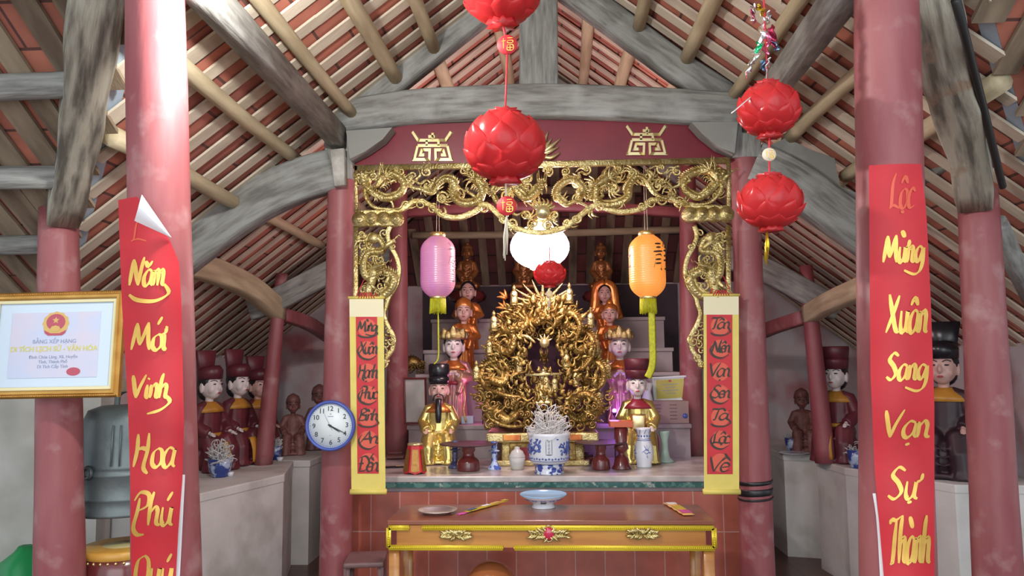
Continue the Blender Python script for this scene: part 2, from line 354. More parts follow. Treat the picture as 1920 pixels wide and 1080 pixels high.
# ---- roof: T-shaped, ridge of the rear hall runs away from the viewer, valleys meet the front hall slope
ZP = 2.99; SL = .765; FS = .6; ZV = 2.225
def zr(x): return ZP+SL*(1.1-abs(x))             # purlin line of the rear hall
def zf(y): return ZV+FS*(3.35-y)                  # purlin line of the front hall's rear slope
def xv(y): return max(0, 2.1-.784*(3.35-y))      # valley
for s, nm in ((-1,'ceiling_left'), (1,'ceiling_right')):
    mb = MB(); ys = [.67+i*.5 for i in range(8)]+[4.63]
    n = 10
    for i in range(len(ys)-1):
        a, b = ys[i], ys[i+1]
        mb.add([(0,a,zr(0)+.066),(s*xv(a),a,zr(xv(a))+.066),(s*xv(b),b,zr(xv(b))+.066),(0,b,zr(0)+.066)],[(0,1,2,3)],False)
    mb.add([(0,4.63,zr(0)+.066),(s*3.1,4.63,zr(3.1)+.066),(s*3.1,7.7,zr(3.1)+.066),(0,7.7,zr(0)+.066)],[(0,1,2,3)],False)
    ce = struct(mb, nm, M_tile)
    lb = MB(); y = 1.0; rnd.seed(3+s)
    while y < 7.6:
        xe = min(3.08, xv(y)-.02); w = .074+rnd.uniform(-.010,.012); dz = rnd.uniform(-.004,.006); dy = rnd.uniform(-.012,.012)
        if xe > .15:
            for (xa, xb) in ((.01,xe*.5),(xe*.5,xe)):
                t = .014; z0, z1 = zr(xa)+.040+dz, zr(xb)+.040+dz
                vs = [(s*xa,y-w/2+dy,z0),(s*xa,y+w/2+dy,z0),(s*xb,y+w/2,z1),(s*xb,y-w/2,z1)]
                lb.add(vs+[(a,b,c+t) for a,b,c in vs],[(0,1,2,3),(4,7,6,5),(0,4,5,1),(1,5,6,2),(2,6,7,3),(3,7,4,0)],False)
        y += .178+rnd.uniform(-.012,.012)
    lb.v = [tuple(Vector(v)-ce.location) for v in lb.v]
    lb.build('lath', M_lath, ce)
    # front hall slope on this side
    mb = MB()
    q = [(s*xv(a), a) for a in ys]
    for i in range(len(ys)-1):
        a, b = ys[i], ys[i+1]
        mb.add([(s*xv(a),a,zf(a)+.066),(s*6.2,a,zf(a)+.066),(s*6.2,b,zf(b)+.066),(s*xv(b),b,zf(b)+.066)],[(0,1,2,3)],False)
    ce = struct(mb, 'ceiling_front_'+nm[8:], M_tile)
    lb = MB(); x = .5; rnd.seed(13+s)
    while x < 5.5:
        y0 = max(.7, .67+ (x/.784)-.0) if x < 3.1 else 4.6
        y0 = min(3.35-(2.1-x)/.784, 4.62); w = .105+rnd.uniform(-.02,.02)
        if y0 > .9:
            t = .018; za, zb = zf(.7)+.040, zf(y0)+.040; dx = rnd.uniform(-.03,.03)
            vs = [(s*(x-w/2),.7,za),(s*(x+w/2),.7,za),(s*(x+w/2)+dx,y0,zb),(s*(x-w/2)+dx,y0,zb)]
            lb.add(vs+[(a,b,c+t) for a,b,c in vs],[(0,1,2,3),(4,7,6,5),(0,4,5,1),(1,5,6,2),(2,6,7,3),(3,7,4,0)],False)
        x += .145+rnd.uniform(-.01,.012)
    lb.v = [tuple(Vector(v)-ce.location) for v in lb.v]
    lb.build('board', M_board, ce)
    fb = MB()
    for i in range(1, len(ys)-1):
        a, b = ys[i], ys[i+1]; W = .07
        vs = [(s*(xv(a)-W),a,zr(xv(a)-W)+.062),(s*xv(a),a,zf(a)+.058),(s*xv(b),b,zf(b)+.058),(s*(xv(b)-W),b,zr(xv(b)-W)+.062)]
        fb.add(vs+[(p,r,t+.003) for p,r,t in vs],[(0,1,2,3),(4,7,6,5)],False)
    fb.v = [tuple(Vector(v)-ce.location) for v in fb.v]
    fb.build('valley_flashing', M_flash, ce)

# ---- purlins of the rear hall, two bays each (in front of and behind the main truss)
side = {-1:'left', 1:'right'}
ordn = ['second below the ridge','third below the ridge','just above the column heads','just outside the column heads','halfway down the aisle','lowest over the aisle']
def wobble(a, b, n, amp, sd):
    r = random.Random(sd); a = Vector(a); b = Vector(b); out = []
    ph = r.uniform(0,6)
    for i in range(n+1):
        t = i/n; p = a.lerp(b, t); out.append(p+Vector((amp*math.sin(ph+4*t), 0, amp*math.sin(ph*2+5*t))))
    return out
PX = {-1: [.28,.64,.87,1.12,1.44,1.77], 1: [.26,.52,.78,1.05,1.37,1.66]}
for s in (-1,1):
    for k, x in enumerate(PX[s]):
        ystart = max(.9, 3.35-(2.1-x)/.784 + .05)
        for bay, (ya, yb) in enumerate(((ystart,4.34),(4.36,5.84))):
            r = .034+.004*((k*7+bay) % 3)
            pth = wobble((s*x,ya,zr(x)-.002),(s*x+rnd.uniform(-.02,.02),yb,zr(x)-.002), 8, .008, k*10+bay+s)
            mb = MB().tube(pth, [r*(1.05-.1*i/8) for i in range(9)], 10)
            o = mb.build('roof_purlin', M_log)
            tag(o, 'pale %s roof purlin %s, %s the main truss' % (side[s], ordn[k], ('in front of','behind')[bay]), 'purlin', 'roof purlins of the rear hall')
    for k, (y, r) in enumerate(((1.95,.045),(2.33,.045),(2.72,.05),(3.12,.05),(3.52,.048))):
        x0 = max(xv(y)+.12, .2)
        pth = wobble((s*x0,y,zf(y)-.006),(s*6.0,y,zf(y)-.006), 8, .012, 50+k+s)
        o = MB().tube(pth, r, 10).build('roof_purlin', M_log if s > 0 else M_grey)
        tag(o, 'round log under the front boards on the %s, %s' % (side[s], ('topmost','second from the top','third from the top','fourth from the top','lowest near the outer column')[k]), 'purlin', 'front hall purlins')
    # valley beam down to the outer column
    a, b = (P(114,408,3.34), P(196,-45,2.42)) if s < 0 else (P(1824,378,3.34), P(1742,-45,2.42))
    pth = wobble(a, b, 10, .018, 90+s)
    o = MB().beam(pth, [.13+.004*i+.012*math.sin(i*1.7) for i in range(11)], [.15+.02*math.sin(i*1.1) for i in range(11)]).build('valley_beam', M_crack)
    tag(o, 'cracked grey valley beam rising from the outer %s column' % side[s], 'beam')

M_tileshade = brick_mat('shaded_roof_tile', (.17,.055,.05), (.11,.04,.04), (.05,.025,.025), .24, .165, .006, .85, .5, ('X','Y'))  # darker copy of the roof tile, dimness of the rear slope in its colour
# hipped rear end of the roof, sloping down to the back wall
def zh(y): return 3.80-.9*(y-5.95)
hx = lambda y: 1.1+(2.99-zh(y))/SL
mb = MB(); mb.add([(0,5.98,zh(5.98)+.02),(hx(7.7),7.7,zh(7.7)+.02),(-hx(7.7),7.7,zh(7.7)+.02)],[(0,1,2)],False); ce = struct(mb, 'ceiling_rear', M_tileshade)
lb = MB(); rnd.seed(44); x = -1.95
while x < 1.95:
    y0 = 5.98+max(0,(abs(x)-.02))*.85+.03
    if y0 < 7.45:
        za, zb2 = zh(y0)-.005, zh(7.6)-.005; w_ = .075
        vs = [(x-w_/2,y0,za),(x+w_/2,y0,za),(x+w_/2,7.6,zb2),(x-w_/2,7.6,zb2)]
        lb.add(vs+[(a,b,c+.014) for a,b,c in vs],[(0,1,2,3),(4,7,6,5),(0,4,5,1),(1,5,6,2),(2,6,7,3),(3,7,4,0)],False)
    x += .17+rnd.uniform(-.01,.01)
lb.v = [tuple(Vector(v)-ce.location) for v in lb.v]; lb.build('lath', M_board, ce)  # darker brown laths here carry the shade of the rear slope as colour
for k, y in enumerate((6.35,6.72,7.08)):
    h_ = hx(y)-.12; o = MB().tube(wobble((-h_,y,zh(y)-.045),(h_,y,zh(y)-.045),8,.01,200+k), .035, 10).build('roof_purlin', M_log)
    tag(o, 'round log across the dim rear roof slope above the seated buddhas, %s' % ('highest','middle one','lowest')[k], 'purlin', 'roof purlins of the rear hall')
# ================================================================ columns
def column(name, label, top, bot, Y, wt, wb, ztop, zbot, m=M_col, Yt=None):
    """top/bot: two pixels on the axis; the axis is extended to ztop and zbot"""
    a = P(top[0], top[1], Yt or Y); b = P(bot[0], bot[1], Y); d = a-b
    t = lambda z: b+d*((z-b.z)/d.z)
    A, B = t(ztop), t(zbot); n = 14; ra = S(wt, Y)/2; rb = S(wb, Y)/2
    q = lambda z: rb+(ra-rb)*((z-b.z)/d.z)
    pth = [B.lerp(A, i/n) for i in range(n+1)]
    root = thing(name, label, 'column', B)
    mb = MB().tube(pth, [q(p.z)*(1+.012*math.sin(i*1.7)) for i, p in enumerate(pth)], 28, up=(0,1,0)); mb.v = [tuple(Vector(v)-B) for v in mb.v]
    mb.build('shaft', m, root)
    if zbot > .5: return root, A, B
    bs = MB().lathe([(rb*1.5,0),(rb*1.6,.03),(rb*1.5,.07),(rb*1.2,.09)], 24, (0,0,0))
    bs.build('base_stone', M_stone, root)
    return root, A, B
cFL, *_ = column('wooden_column', 'front red column on the left, behind the banner with the curled corner', (291,0), (313,1080), 2.35, 111, 121, 2.88, 0)
cFR, *_ = column('wooden_column', 'front red column on the right, behind the flat red banner', (1661,0), (1683,1080), 2.35, 113, 126, 2.88, 0)
cOL, cOLt, _ = column('wooden_column', 'outer red column at far left, beneath the certificate', (110,400), (112,1080), 3.38, 70, 88, 2.27, 0)
cOR, cORt, _ = column('wooden_column', 'outer red column at far right, beneath a cracked grey beam', (1835,400), (1871,1080), 3.38, 68, 80, 2.27, 0)
cIL, cILt, _ = column('wooden_column', 'red column behind the blue wall clock', (641,320), (629,1080), 4.3, 52, 60, 2.84, 0)
cIR, cIRt, _ = column('wooden_column', 'red column bound with black tape beside the right scroll', (1396,300), (1421,1080), 4.3, 50, 61, 2.80, 0)
column('wooden_column', 'dim red column inside the altar, behind the violet lantern side', (748,400), (744,850), 5.72, 32, 44, 3.1, .86, M_col)
column('wooden_column', 'dim red column inside the altar, behind the orange lantern side', (1290,400), (1298,850), 5.72, 32, 44, 3.1, .86, M_col)
column('wooden_column', 'leaning red aisle column on the left ledge between the capped statues', (524,560), (494,866), 5.85, 24, 34, 2.25, .8, M_col)
column('wooden_column', 'dark red aisle column on the right ledge beside the hatted statue', (1517,560), (1547,858), 5.85, 26, 36, 2.25, .8, M_coldark)
column('wooden_column', 'red aisle column hidden mostly by the left banner', (318,520), (316,866), 4.3, 50, 50, 2.42, 0)
column('wooden_column', 'red aisle column hidden mostly by the right banner', (1690,520), (1694,866), 4.3, 50, 50, 2.42, 0)
# black tape round the right inner column
tp = MB()
for (y, h, dx) in ((903,7,0),(921,12,.4),(933,4,-.3)):
    c = cIRt.lerp(cIR.location, (cIRt.z-P(1417,y,4.3).z)/cIRt.z)-cIR.location; r = S(59.5,4.3)/2+.002
    tp.tube([(c.x+r*math.cos(a), c.y+r*math.sin(a), c.z+.006*math.cos(a+dx)) for a in [2*PI*i/28 for i in range(28)]], (.004, S(h,4.3)/2), 8, closed=True, up=(0,0,1))
tp.build('tape_band', M_cable, cIR)
# ================================================================ main truss at y = 4.3
Y = 4.3
def pp(x, y, Y=4.3): return P(x, y, Y)
a = [(640,228),(760,208),(880,200),(1010,196),(1140,199),(1260,205),(1392,214)]
o = MB().beam(crom([pp(x,y) for x,y in a], 4), .19, S(62,Y)).build('tie_beam', M_grey); tag(o, 'arched grey tie beam spanning above the crimson panel', 'beam')
o = MB().beam([pp(1010,192),pp(1010,-110)], S(74,Y), .16, up=(0,1,0)).build('king_post', M_grey); tag(o, 'grey king post standing on the arched tie beam', 'post')
for s, q, l in ((-1,[(642,228),(742,148),(940,-10),(1010,-70)],'left'), (1,[(1392,205),(1270,128),(1080,-12),(1010,-70)],'right')):
    o = MB().beam([pp(x,y,4.28) for x,y in q], .12, S(52,Y)).build('principal_rafter', M_grey)
    tag(o, 'grey sloping rafter from the king post to the %s column head' % l, 'rafter')
# knee brackets under the tie beam
for s, q, l in ((-1,[(655,252),(740,246),(722,268),(690,290),(662,304)],'left'), (1,[(1378,236),(1292,236),(1312,258),(1342,282),(1372,294)],'right')):
    pts = [pp(x,y,4.24) for x,y in q]
    mb = MB(); mb.prism([(p.x,p.z) for p in pts], 4.17, 4.27, lambda x,y,z: (x,z,y)); o = mb.build('knee_bracket', M_grey)
    tag(o, 'grey curved knee bracket under the tie beam at its %s end' % l, 'bracket')
# column head blocks and tenon plate
o = MB().beam([pp(641,340,4.3),pp(640,194,4.3)], S(54,4.3), S(54,4.3), up=(0,1,0)).build('column_head', M_grey); tag(o, 'grey block at the head of the column with the clock', 'block')
o = MB().beam([pp(1395,300,4.3),pp(1394,190,4.3)], S(52,4.3), S(54,4.3), up=(0,1,0)).build('column_head', M_grey); tag(o, 'grey block at the head of the taped column', 'block')
o = MB().beam([pp(639,349,4.17),pp(634,282,4.17)], [S(20,4.2),S(28,4.2)], .06, up=(0,1,0)).build('tenon_wedge', mat('pale_grey_wood', (.55,.53,.48),(.40,.38,.34),20,.8,bump=.4)); tag(o, 'pale squared tenon end sticking out of the left column head', 'wedge')
# long plates running from the front columns to the truss
for s, q, l in ((-1,[(640,264,4.26),(395,-2,2.58),(300,-105,2.1)],'left'), (1,[(1402,232,4.26),(1560,18,2.75),(1650,-105,2.2)],'right')):
    o = MB().beam([P(*t) for t in q], .085, .125).build('wall_plate', M_grey)
    tag(o, 'long squared grey beam running from the front %s column back to the truss' % l, 'beam')
# curved aisle beams (ke) from the inner columns outward
mb = MB().beam(crom([P(628,320,4.28),P(560,340,4.28),(P(480,378,4.28)),P(400,432,4.28),P(330,486,4.3)],4), .13, .23)
o = mb.build('aisle_beam', M_grey); tag(o, 'curved grey aisle beam sloping left from the clock column', 'beam')
mb = MB().beam(crom([P(1412,306,4.28),P(1480,338,4.28),P(1560,396,4.28),P(1640,452,4.28),P(1692,490,4.3)],4), .13, .22)
o = mb.build('aisle_beam', M_grey); tag(o, 'curved grey aisle beam sloping right from the taped column', 'beam')
# shaped packing boards on top of the aisle beams
q = [(368,432),(384,375),(410,358),(446,352),(458,312),(522,314),(610,290),(628,300),(560,330),(470,376)]
mb = MB(); pts = [P(x,y,4.3) for x,y in q]; mb.prism([(p.x,p.z) for p in pts], 4.26, 4.33, lambda x,y,z:(x,z,y)); o = mb.build('packing_board', M_grey); tag(o, 'stepped grey board between the left aisle beam and the purlins','board')
q = [(1412,290),(1470,262),(1515,284),(1560,300),(1570,352),(1640,380),(1680,430),(1640,440),(1560,384),(1470,320)]
mb = MB(); pts = [P(x,y,4.3) for x,y in q]; mb.prism([(p.x,p.z) for p in pts], 4.26, 4.33, lambda x,y,z:(x,z,y)); o = mb.build('packing_board', M_grey); tag(o, 'stepped grey board between the right aisle beam and the purlins','board')
# longitudinal aisle beams between the aisle columns
o = MB().beam(crom([P(318,488,4.36),P(400,508,4.85),P(470,540,5.4),P(524,584,5.88)],5), .11, .15).build('aisle_plate', M_log); tag(o, 'bowed pale brown beam running back to the leaning left aisle column', 'beam')
o = MB().beam(crom([P(1692,510,4.36),P(1630,535,4.85),P(1560,565,5.4),P(1516,590,5.88)],5), .10, .13).build('aisle_plate', M_log); tag(o, 'bowed pale brown beam running back to the dark right aisle column', 'beam')
# second truss at y = 5.85
Y2 = 5.85
for s, q, l in ((-1,[(757,470),(690,478),(610,515),(524,560),(470,580)],'left'), (1,[(1292,470),(1350,478),(1440,510),(1517,552),(1570,580)],'right')):
    o = MB().beam(crom([P(x,y,Y2) for x,y in q],4), .11, .17).build('aisle_beam', M_grey); tag(o, 'dim curved aisle beam of the rear truss on the %s' % l, 'beam')
    o = MB().beam([P(q[0][0]-s*10,330,Y2), P(1010-(0-s)*4,150,Y2)], .1, .16).build('principal_rafter', M_grey); tag(o, 'dim rear rafter on the %s, seen behind the main truss' % l, 'rafter')
o = MB().beam(crom([P(745,400,Y2),P(880,392,Y2),P(1020,388,Y2),P(1160,392,Y2),P(1292,400,Y2)],4), .09, .07).build('tie_beam', M_coldark); tag(o, 'dim red rear tie beam behind the gilded valance', 'beam')
o = MB().beam(crom([P(530,590,5.95),P(585,610,6.4),P(640,650,7.2)],4), .08, .10).build('aisle_plate', M_col); tag(o, 'reddish bent beam running back from the leaning left aisle column', 'beam')
o = MB().beam(crom([P(1370,660,7.3),P(1430,622,6.4),P(1508,595,5.95)],4), .08, .10).build('aisle_plate', M_col); tag(o, 'reddish bent beam running back from the dark right aisle column', 'beam')
# loose poles and conduit at the right edge
o = MB().tube([P(1738,330,3.9),P(1800,290,3.6)], .035, 8).build('wooden_strut', M_grey); tag(o, 'short pale strut between the right front column and the outer column', 'strut')
o = MB().tube([P(1880,350,3.12),P(1842,195,2.78),P(1815,90,2.5),P(1792,0,2.3)], .014, 8).build('black_conduit', M_wire); tag(o, 'thin black pipe running up beside the right cracked beam', 'pipe')
o = MB().tube([P(1868,420,3.5),P(1905,500,3.9),P(1935,560,4.1)], .05, 8).build('wooden_strut', M_grey); tag(o, 'grey sloping pole right of the outer right column', 'strut')
o = MB().tube(crom([P(1545,70,3.6),P(1536,110,3.7),P(1522,145,3.8),P(1505,172,3.95)],4), .004, 5).build('electric_wire', M_wire); tag(o, 'thin black wire sagging below the right roof slope', 'wire')
# ================================================================ plaster ledges with statues (z = .8)
def ledge(poly, z, label, m=M_plaster):
    mb = MB(); mb.prism(poly, 0, z-.05); o_pts = poly
    r = thing('plaster_ledge', label, 'ledge', (poly[0][0], poly[0][1], 0))
    mb.v = [tuple(Vector(v)-r.location) for v in mb.v]; mb.build('base', m, r)
    mb = MB(); c = sum((Vector((*p,0)) for p in poly), Vector())/len(poly)
    mb.prism([(p[0]+(c.x-p[0])*-.012, p[1]+(c.y-p[1])*-.012) for p in poly], z-.055, z); mb.v = [tuple(Vector(v)-r.location) for v in mb.v]
    mb.build('slab', M_plaster, r, bevel=.008); return r
ledge([(-2.17,4.39),(-2.07,4.57),(-1.84,5.33),(-2.02,6.05),(-2.93,6.05),(-2.93,4.39)], .8, 'pale plaster ledge on the left carrying the capped statues')
ledge([(-1.9,6.1),(-1.9,7.55),(-2.93,7.55),(-2.93,6.1)], .8, 'dim rear ledge on the left carrying dark figures')
ledge([(2.93,4.79),(2.93,6.04),(2.0,6.04),(2.04,5.58),(2.40,4.83)], .8, 'white plaster ledge on the right carrying the hatted statue')
ledge([(2.93,6.1),(2.93,7.55),(1.86,7.55),(1.86,6.4)], .8, 'grey rear ledge on the right carrying a blue pot')
# ================================================================ brush lettering
GL = {  # strokes on a grid: x-height 1, cap height 1.75
'a': (1.0,[[(.82,.92),(.45,1.02),(.1,.6),(.12,.15),(.4,0),(.75,.35),(.86,.95),(.8,.2),(1.0,.02)]]),
'e': (.85,[[(.12,.5),(.7,.62),(.6,.98),(.25,.95),(.08,.45),(.3,.02),(.8,.2)]]),
'n': (.95,[[(.1,1),(.13,.5),(.1,0)],[(.12,.6),(.42,1.02),(.66,.8),(.66,.15),(.92,.05)]]),
'm': (1.3,[[(.1,1),(.12,.5),(.1,0)],[(.1,.6),(.36,1.02),(.54,.8),(.52,0)],[(.54,.6),(.8,1.02),(1.0,.8),(1.0,.15),(1.25,.05)]]),
'i': (.45,[[(.18,1),(.16,.2),(.42,.02)],[(.2,1.38),(.27,1.5)]]),
'o': (.9,[[(.5,1),(.15,.75),(.12,.2),(.45,0),(.8,.3),(.75,.85),(.45,1.0)]]),
'u': (.95,[[(.1,1),(.1,.3),(.32,0),(.62,.3),(.7,1),(.68,.2),(.92,.02)]]),
'h': (.95,[[(.25,1.85),(.1,1.2),(.1,0)],[(.1,.6),(.42,1.0),(.64,.8),(.64,.15),(.92,.02)]]),
'H': (1.45,[[(.2,1.75),(.25,.9),(.1,0)],[(1.0,1.8),(1.02,.9),(.85,0),(1.2,-.35)],[(.12,.85),(.6,1.0),(1.05,.9)]]),
'g': (.95,[[(.8,.92),(.4,1.02),(.1,.6),(.15,.2),(.5,.1),(.8,.7),(.85,.9),(.9,0),(.65,-.55),(.05,-.75),(-1.0,-.5)]]),
'y': (.95,[[(.1,1),(.12,.35),(.4,.15),(.7,.5),(.78,1),(.75,.1),(.5,-.55),(-.1,-.7),(-.7,-.45)]]),
't': (.6,[[(.35,1.6),(.3,.3),(.55,.02)],[(0,1.05),(.65,1.1)]]),
'c': (.8,[[(.72,.85),(.4,1.02),(.1,.55),(.25,.05),(.75,.15)]]),
'N': (1.5,[[(.1,0),(.2,1.0),(.3,1.7)],[(.3,1.7),(.6,.9),(.95,0)],[(.95,0),(1.1,1.0),(1.3,1.85)]]),
'M': (1.75,[[(.05,0),(.2,1.0),(.3,1.7)],[(.3,1.7),(.5,.9),(.7,.3)],[(.7,.3),(.95,1.0),(1.2,1.75)],[(1.2,1.75),(1.3,.8),(1.5,0)]]),
'V': (1.4,[[(.05,1.7),(.25,1.0),(.55,0)],[(.55,0),(.8,.8),(1.25,1.75)]]),
'P': (1.2,[[(.4,1.5),(.35,.8),(.2,-.1),(.5,-.5),(1.0,-.5)],[(.05,1.35),(.4,1.8),(1.0,1.7),(1.0,1.1),(.4,.8)]]),
'Q': (1.4,[[(.75,1.75),(.2,1.4),(.15,.4),(.6,0),(1.1,.5),(1.05,1.4),(.7,1.75)],[(.6,.5),(1.0,.0),(1.35,-.2)]]),
'X': (1.4,[[(.15,1.75),(.5,1.0),(.95,.15),(1.3,.05)],[(1.1,1.7),(.65,.9),(.05,0)]]),
'S': (1.15,[[(.95,1.6),(.5,1.8),(.15,1.35),(.6,.9),(.85,.4),(.45,0),(.0,.2)]]),
'T': (1.15,[[(-.05,1.5),(.1,1.68),(.6,1.66),(1.2,1.82)],[(.66,1.7),(.56,1.0),(.5,.35),(.42,0),(.25,.02)]]),
'B': (1.25,[[(.25,1.7),(.25,.8),(.1,0)],[(.1,1.6),(.7,1.85),(.95,1.4),(.35,.95),(1.0,.7),(.85,.05),(.1,.0)]]),
'A': (1.3,[[(.0,0),(.4,.9),(.7,1.8)],[(.7,1.8),(.85,.9),(1.1,0)],[(.2,.6),(.95,.7)]]),
'D': (1.3,[[(.25,1.7),(.25,.8),(.15,0)],[(.05,1.6),(.7,1.75),(1.15,1.1),(.9,.2),(.15,.0)],[(.0,.9),(.55,.95)]]),
'L': (1.1,[[(.5,1.75),(.25,1.2),(.25,.2),(.1,0),(.5,.15),(1.1,.0)]]),
}
AC = {'acute': [[(.35,1.35),(.65,1.85)]], 'grave': [[(.2,1.8),(.55,1.35)]], 'dot': [[(.42,-.35),(.5,-.5)]], 'circ': [[(.1,1.25),(.42,1.6),(.75,1.25)]],
      'breve': [[(.1,1.6),(.4,1.25),(.75,1.6)]], 'horn': [[(.72,.95),(1.0,1.1),(1.08,1.45)]], 'tilde': [[(.0,1.4),(.3,1.65),(.55,1.4),(.85,1.7)]], 'hook':[[(.3,1.7),(.6,1.75),(.5,1.4)]]}
VN = {'ă':('a','breve'),'ớ':('o','horn','acute'),'ú':('u','acute'),'ý':('y','acute'),'ừ':('u','horn','grave'),'â':('a','circ'),'ạ':('a','dot'),'ự':('u','horn','dot'),
      'à':('a','grave'),'ế':('e','circ','acute'),'ì':('i','grave'),'ề':('e','circ','grave'),'ộ':('o','circ','dot'),'ê':('e','circ'),'é':('e','acute')}
def word_strokes(word, squeeze=.93, swash=None):
    x = 0; out = []
    for ch in word:
        ks = VN.get(ch, (ch,)); adv, st = GL[ks[0]]
        for s in st: out.append([(x+a+.16*b, b) for a, b in s])
        up = 0
        for k in ks[1:]:
            for s in AC[k]: out.append([(x+a+.16*b, b+up) for a, b in s])
            if k == 'circ' or k == 'horn': up += .25
        x += adv*squeeze
    if swash: out.append([(x*a, b) for a, b in swash])
    return out
def ink(mb, strokes, box, surf, thick=.1, nib=.7, off=.0012, minw=.35):
    """strokes fitted in the pixel box (x0,y0,x1,y1), drawn on surf(px,py,lift)"""
    xs = [p[0] for s in strokes for p in s]; ys = [p[1] for s in strokes for p in s]
    ax, bx, ay, by = min(xs), max(xs), min(ys), max(ys); x0, y0, x1, y1 = box
    W = thick*(y1-y0)
    for q, s in enumerate(strokes):
        pts = crom([((p[0]-ax)/(bx-ax)*(x1-x0)+x0, y1-(p[1]-ay)/(by-ay)*(y1-y0), 0) for p in s], 5)
        k = len(pts); vs = []
        for i, p in enumerate(pts):
            t = (pts[min(i+1,k-1)]-pts[max(i-1,0)]); t = t.normalized() if t.length else Vector((1,0,0))
            ang = math.atan2(-t.y, t.x); wd = W*(minw+(1-minw)*abs(math.sin(ang-nib)))
            e = min(1, .45+min(i, k-1-i)/max(1,k*.22)*.55); wd *= e
            nx, ny = -t.y, t.x
            for sg in (-1,1): vs.append(surf(p.x+nx*wd/2*sg, p.y+ny*wd/2*sg, off+.0004*(q % 5)))
        mb.add(vs, [(2*i, 2*i+1, 2*i+3, 2*i+2) for i in range(k-1)])
SW = {'under': [(1.0,.1),(1.12,-.5),(.75,-1.0),(.25,-.95),(.02,-.6)], 'left': [(.95,.2),(1.05,-.3),(.8,-.9),(.45,-1.2)], 'over': [(.1,1.7),(.3,2.2),(.7,2.2),(.95,1.7)], 'ring': [(.15,1.3),(-.05,.4),(.15,-.5),(.6,-.8),(1.0,-.3)]}
# ---------------------------------------------------------------- the two long red banners on the front columns
def interp(tab, y):
    for (ya, a), (yb, b) in zip(tab, tab[1:]):
        if y <= yb: return a+(b-a)*(y-ya)/(yb-ya)
    return tab[-1][1]
def banner(label, xc, L, Rt, top, words, boxes, swashes, faint, curl, slit):
    def surf(px, py, lift=0):
        x = P(px, py, 2.25).x; dx = x-xc(py)
        Y = 2.235 + 3.0*dx*dx + .006*math.sin(py*.013+px*.02) + .004*math.sin(py*.031)
        return P(px, py, Y-lift)
    y1 = 1190
    o = thing('hanging_banner', label, 'banner', P((interp(L,900)+interp(Rt,900))/2, y1, 2.26))
    loc = o.location
    mb = MB()
    def fn(u, v, t):
        py0 = top(u); py = py0+(y1-py0)*v
        return surf(lerp(interp(L,py), interp(Rt,py), u), py, -t)-loc
    mb.sheet(fn, 14, 60, .0015); mb.build('paper_strip', M_paper, o)
    for w_, b_, s_ in zip(words, boxes, swashes):
        mb = MB(); ink(mb, word_strokes(w_, swash=SW.get(s_)), b_, surf, 9.5/(b_[3]-b_[1])); mb.v = [tuple(Vector(v)-loc) for v in mb.v]
        mb.build('gold_lettering', M_goldink, o)
    mb = MB(); ink(mb, *faint, surf, .10); mb.v = [tuple(Vector(v)-loc) for v in mb.v]; mb.build('faint_lettering', M_faintink, o)
    if curl:
        mb = MB(); c0, c1, c2 = curl
        def cf(u, v, t):
            px = lerp(lerp(c0[0],c1[0],u), c2[0], v); py = lerp(lerp(c0[1],c1[1],u), c2[1], v)
            return surf(px, py, .004+.03*math.sin(PI*min(1,u*.9+.1))*(1-v)-t)-loc
        mb.sheet(cf, 8, 8, .001)
        mb.build('curled_corner', M_paperback, o)
    mb = MB()
    def sf(u, v, t):
        py = lerp(slit[0][1], slit[-1][1], v); xa = interp([(q[1], q[0]) for q in slit], py); xb = interp([(q[1], q[2]) for q in slit], py)
        return surf(lerp(xa, xb, u), py, -.012-t)-loc
    mb.sheet(sf, 2, 12, .001); mb.build('turned_edge', M_paperback, o)
    return o
def topL(u):  # torn upper corner of the left banner
    return 375-u*18 if u < .36 else lerp(368, 448, (u-.36)/.56) if u < .92 else lerp(448, 492, (u-.92)/.08)
banner('red paper banner with gold lettering and its upper right corner curled down white', lambda py: P(lerp(291,313,py/1080), py, 2.35).x,
    [(360,221),(560,228),(760,240),(900,244),(1200,248)], [(360,318),(450,326),(480,335),(560,340),(800,345),(900,342),(1000,334),(1080,330),(1200,328)], topL,
    ['Năm','Mới','Vinh','Hoa','Phú','Quý'],
    [(242,482,316,564),(246,594,314,656),(250,700,318,776),(250,812,328,888),(250,922,324,1002),(254,1038,322,1120)], ['under',None,'left',None,None,None],
    (word_strokes('L'), (246,405,275,452)), ((266,365),(252,414),(322,446)), [(341,890,347),(337,930,345),(331,1010,341),(329,1085,337),(328,1180,334)])
banner('red paper banner with gold lettering hanging flat on the right column', lambda py: P(lerp(1661,1683,py/1080), py, 2.35).x,
    [(300,1629),(700,1632),(880,1640),(1000,1650),(1080,1657),(1200,1664)], [(300,1726),(400,1737),(560,1745),(760,1752),(1080,1752),(1200,1752)], lambda u: 309-3*u+(6*(u-.5)**2),
    ['Mừng','Xuân','Sang','Vạn','Sự','Thành'],
    [(1656,432,1731,514),(1661,552,1739,624),(1662,662,1738,733),(1662,768,1743,835),(1665,876,1731,944),(1669,966,1744,1056)], [None,None,None,None,None,None],
    (word_strokes('Lộc'), (1668,325,1716,400)), None, [(1636,925,1642),(1642,960,1646),(1646,1010,1652),(1650,1080,1659),(1654,1180,1668)])
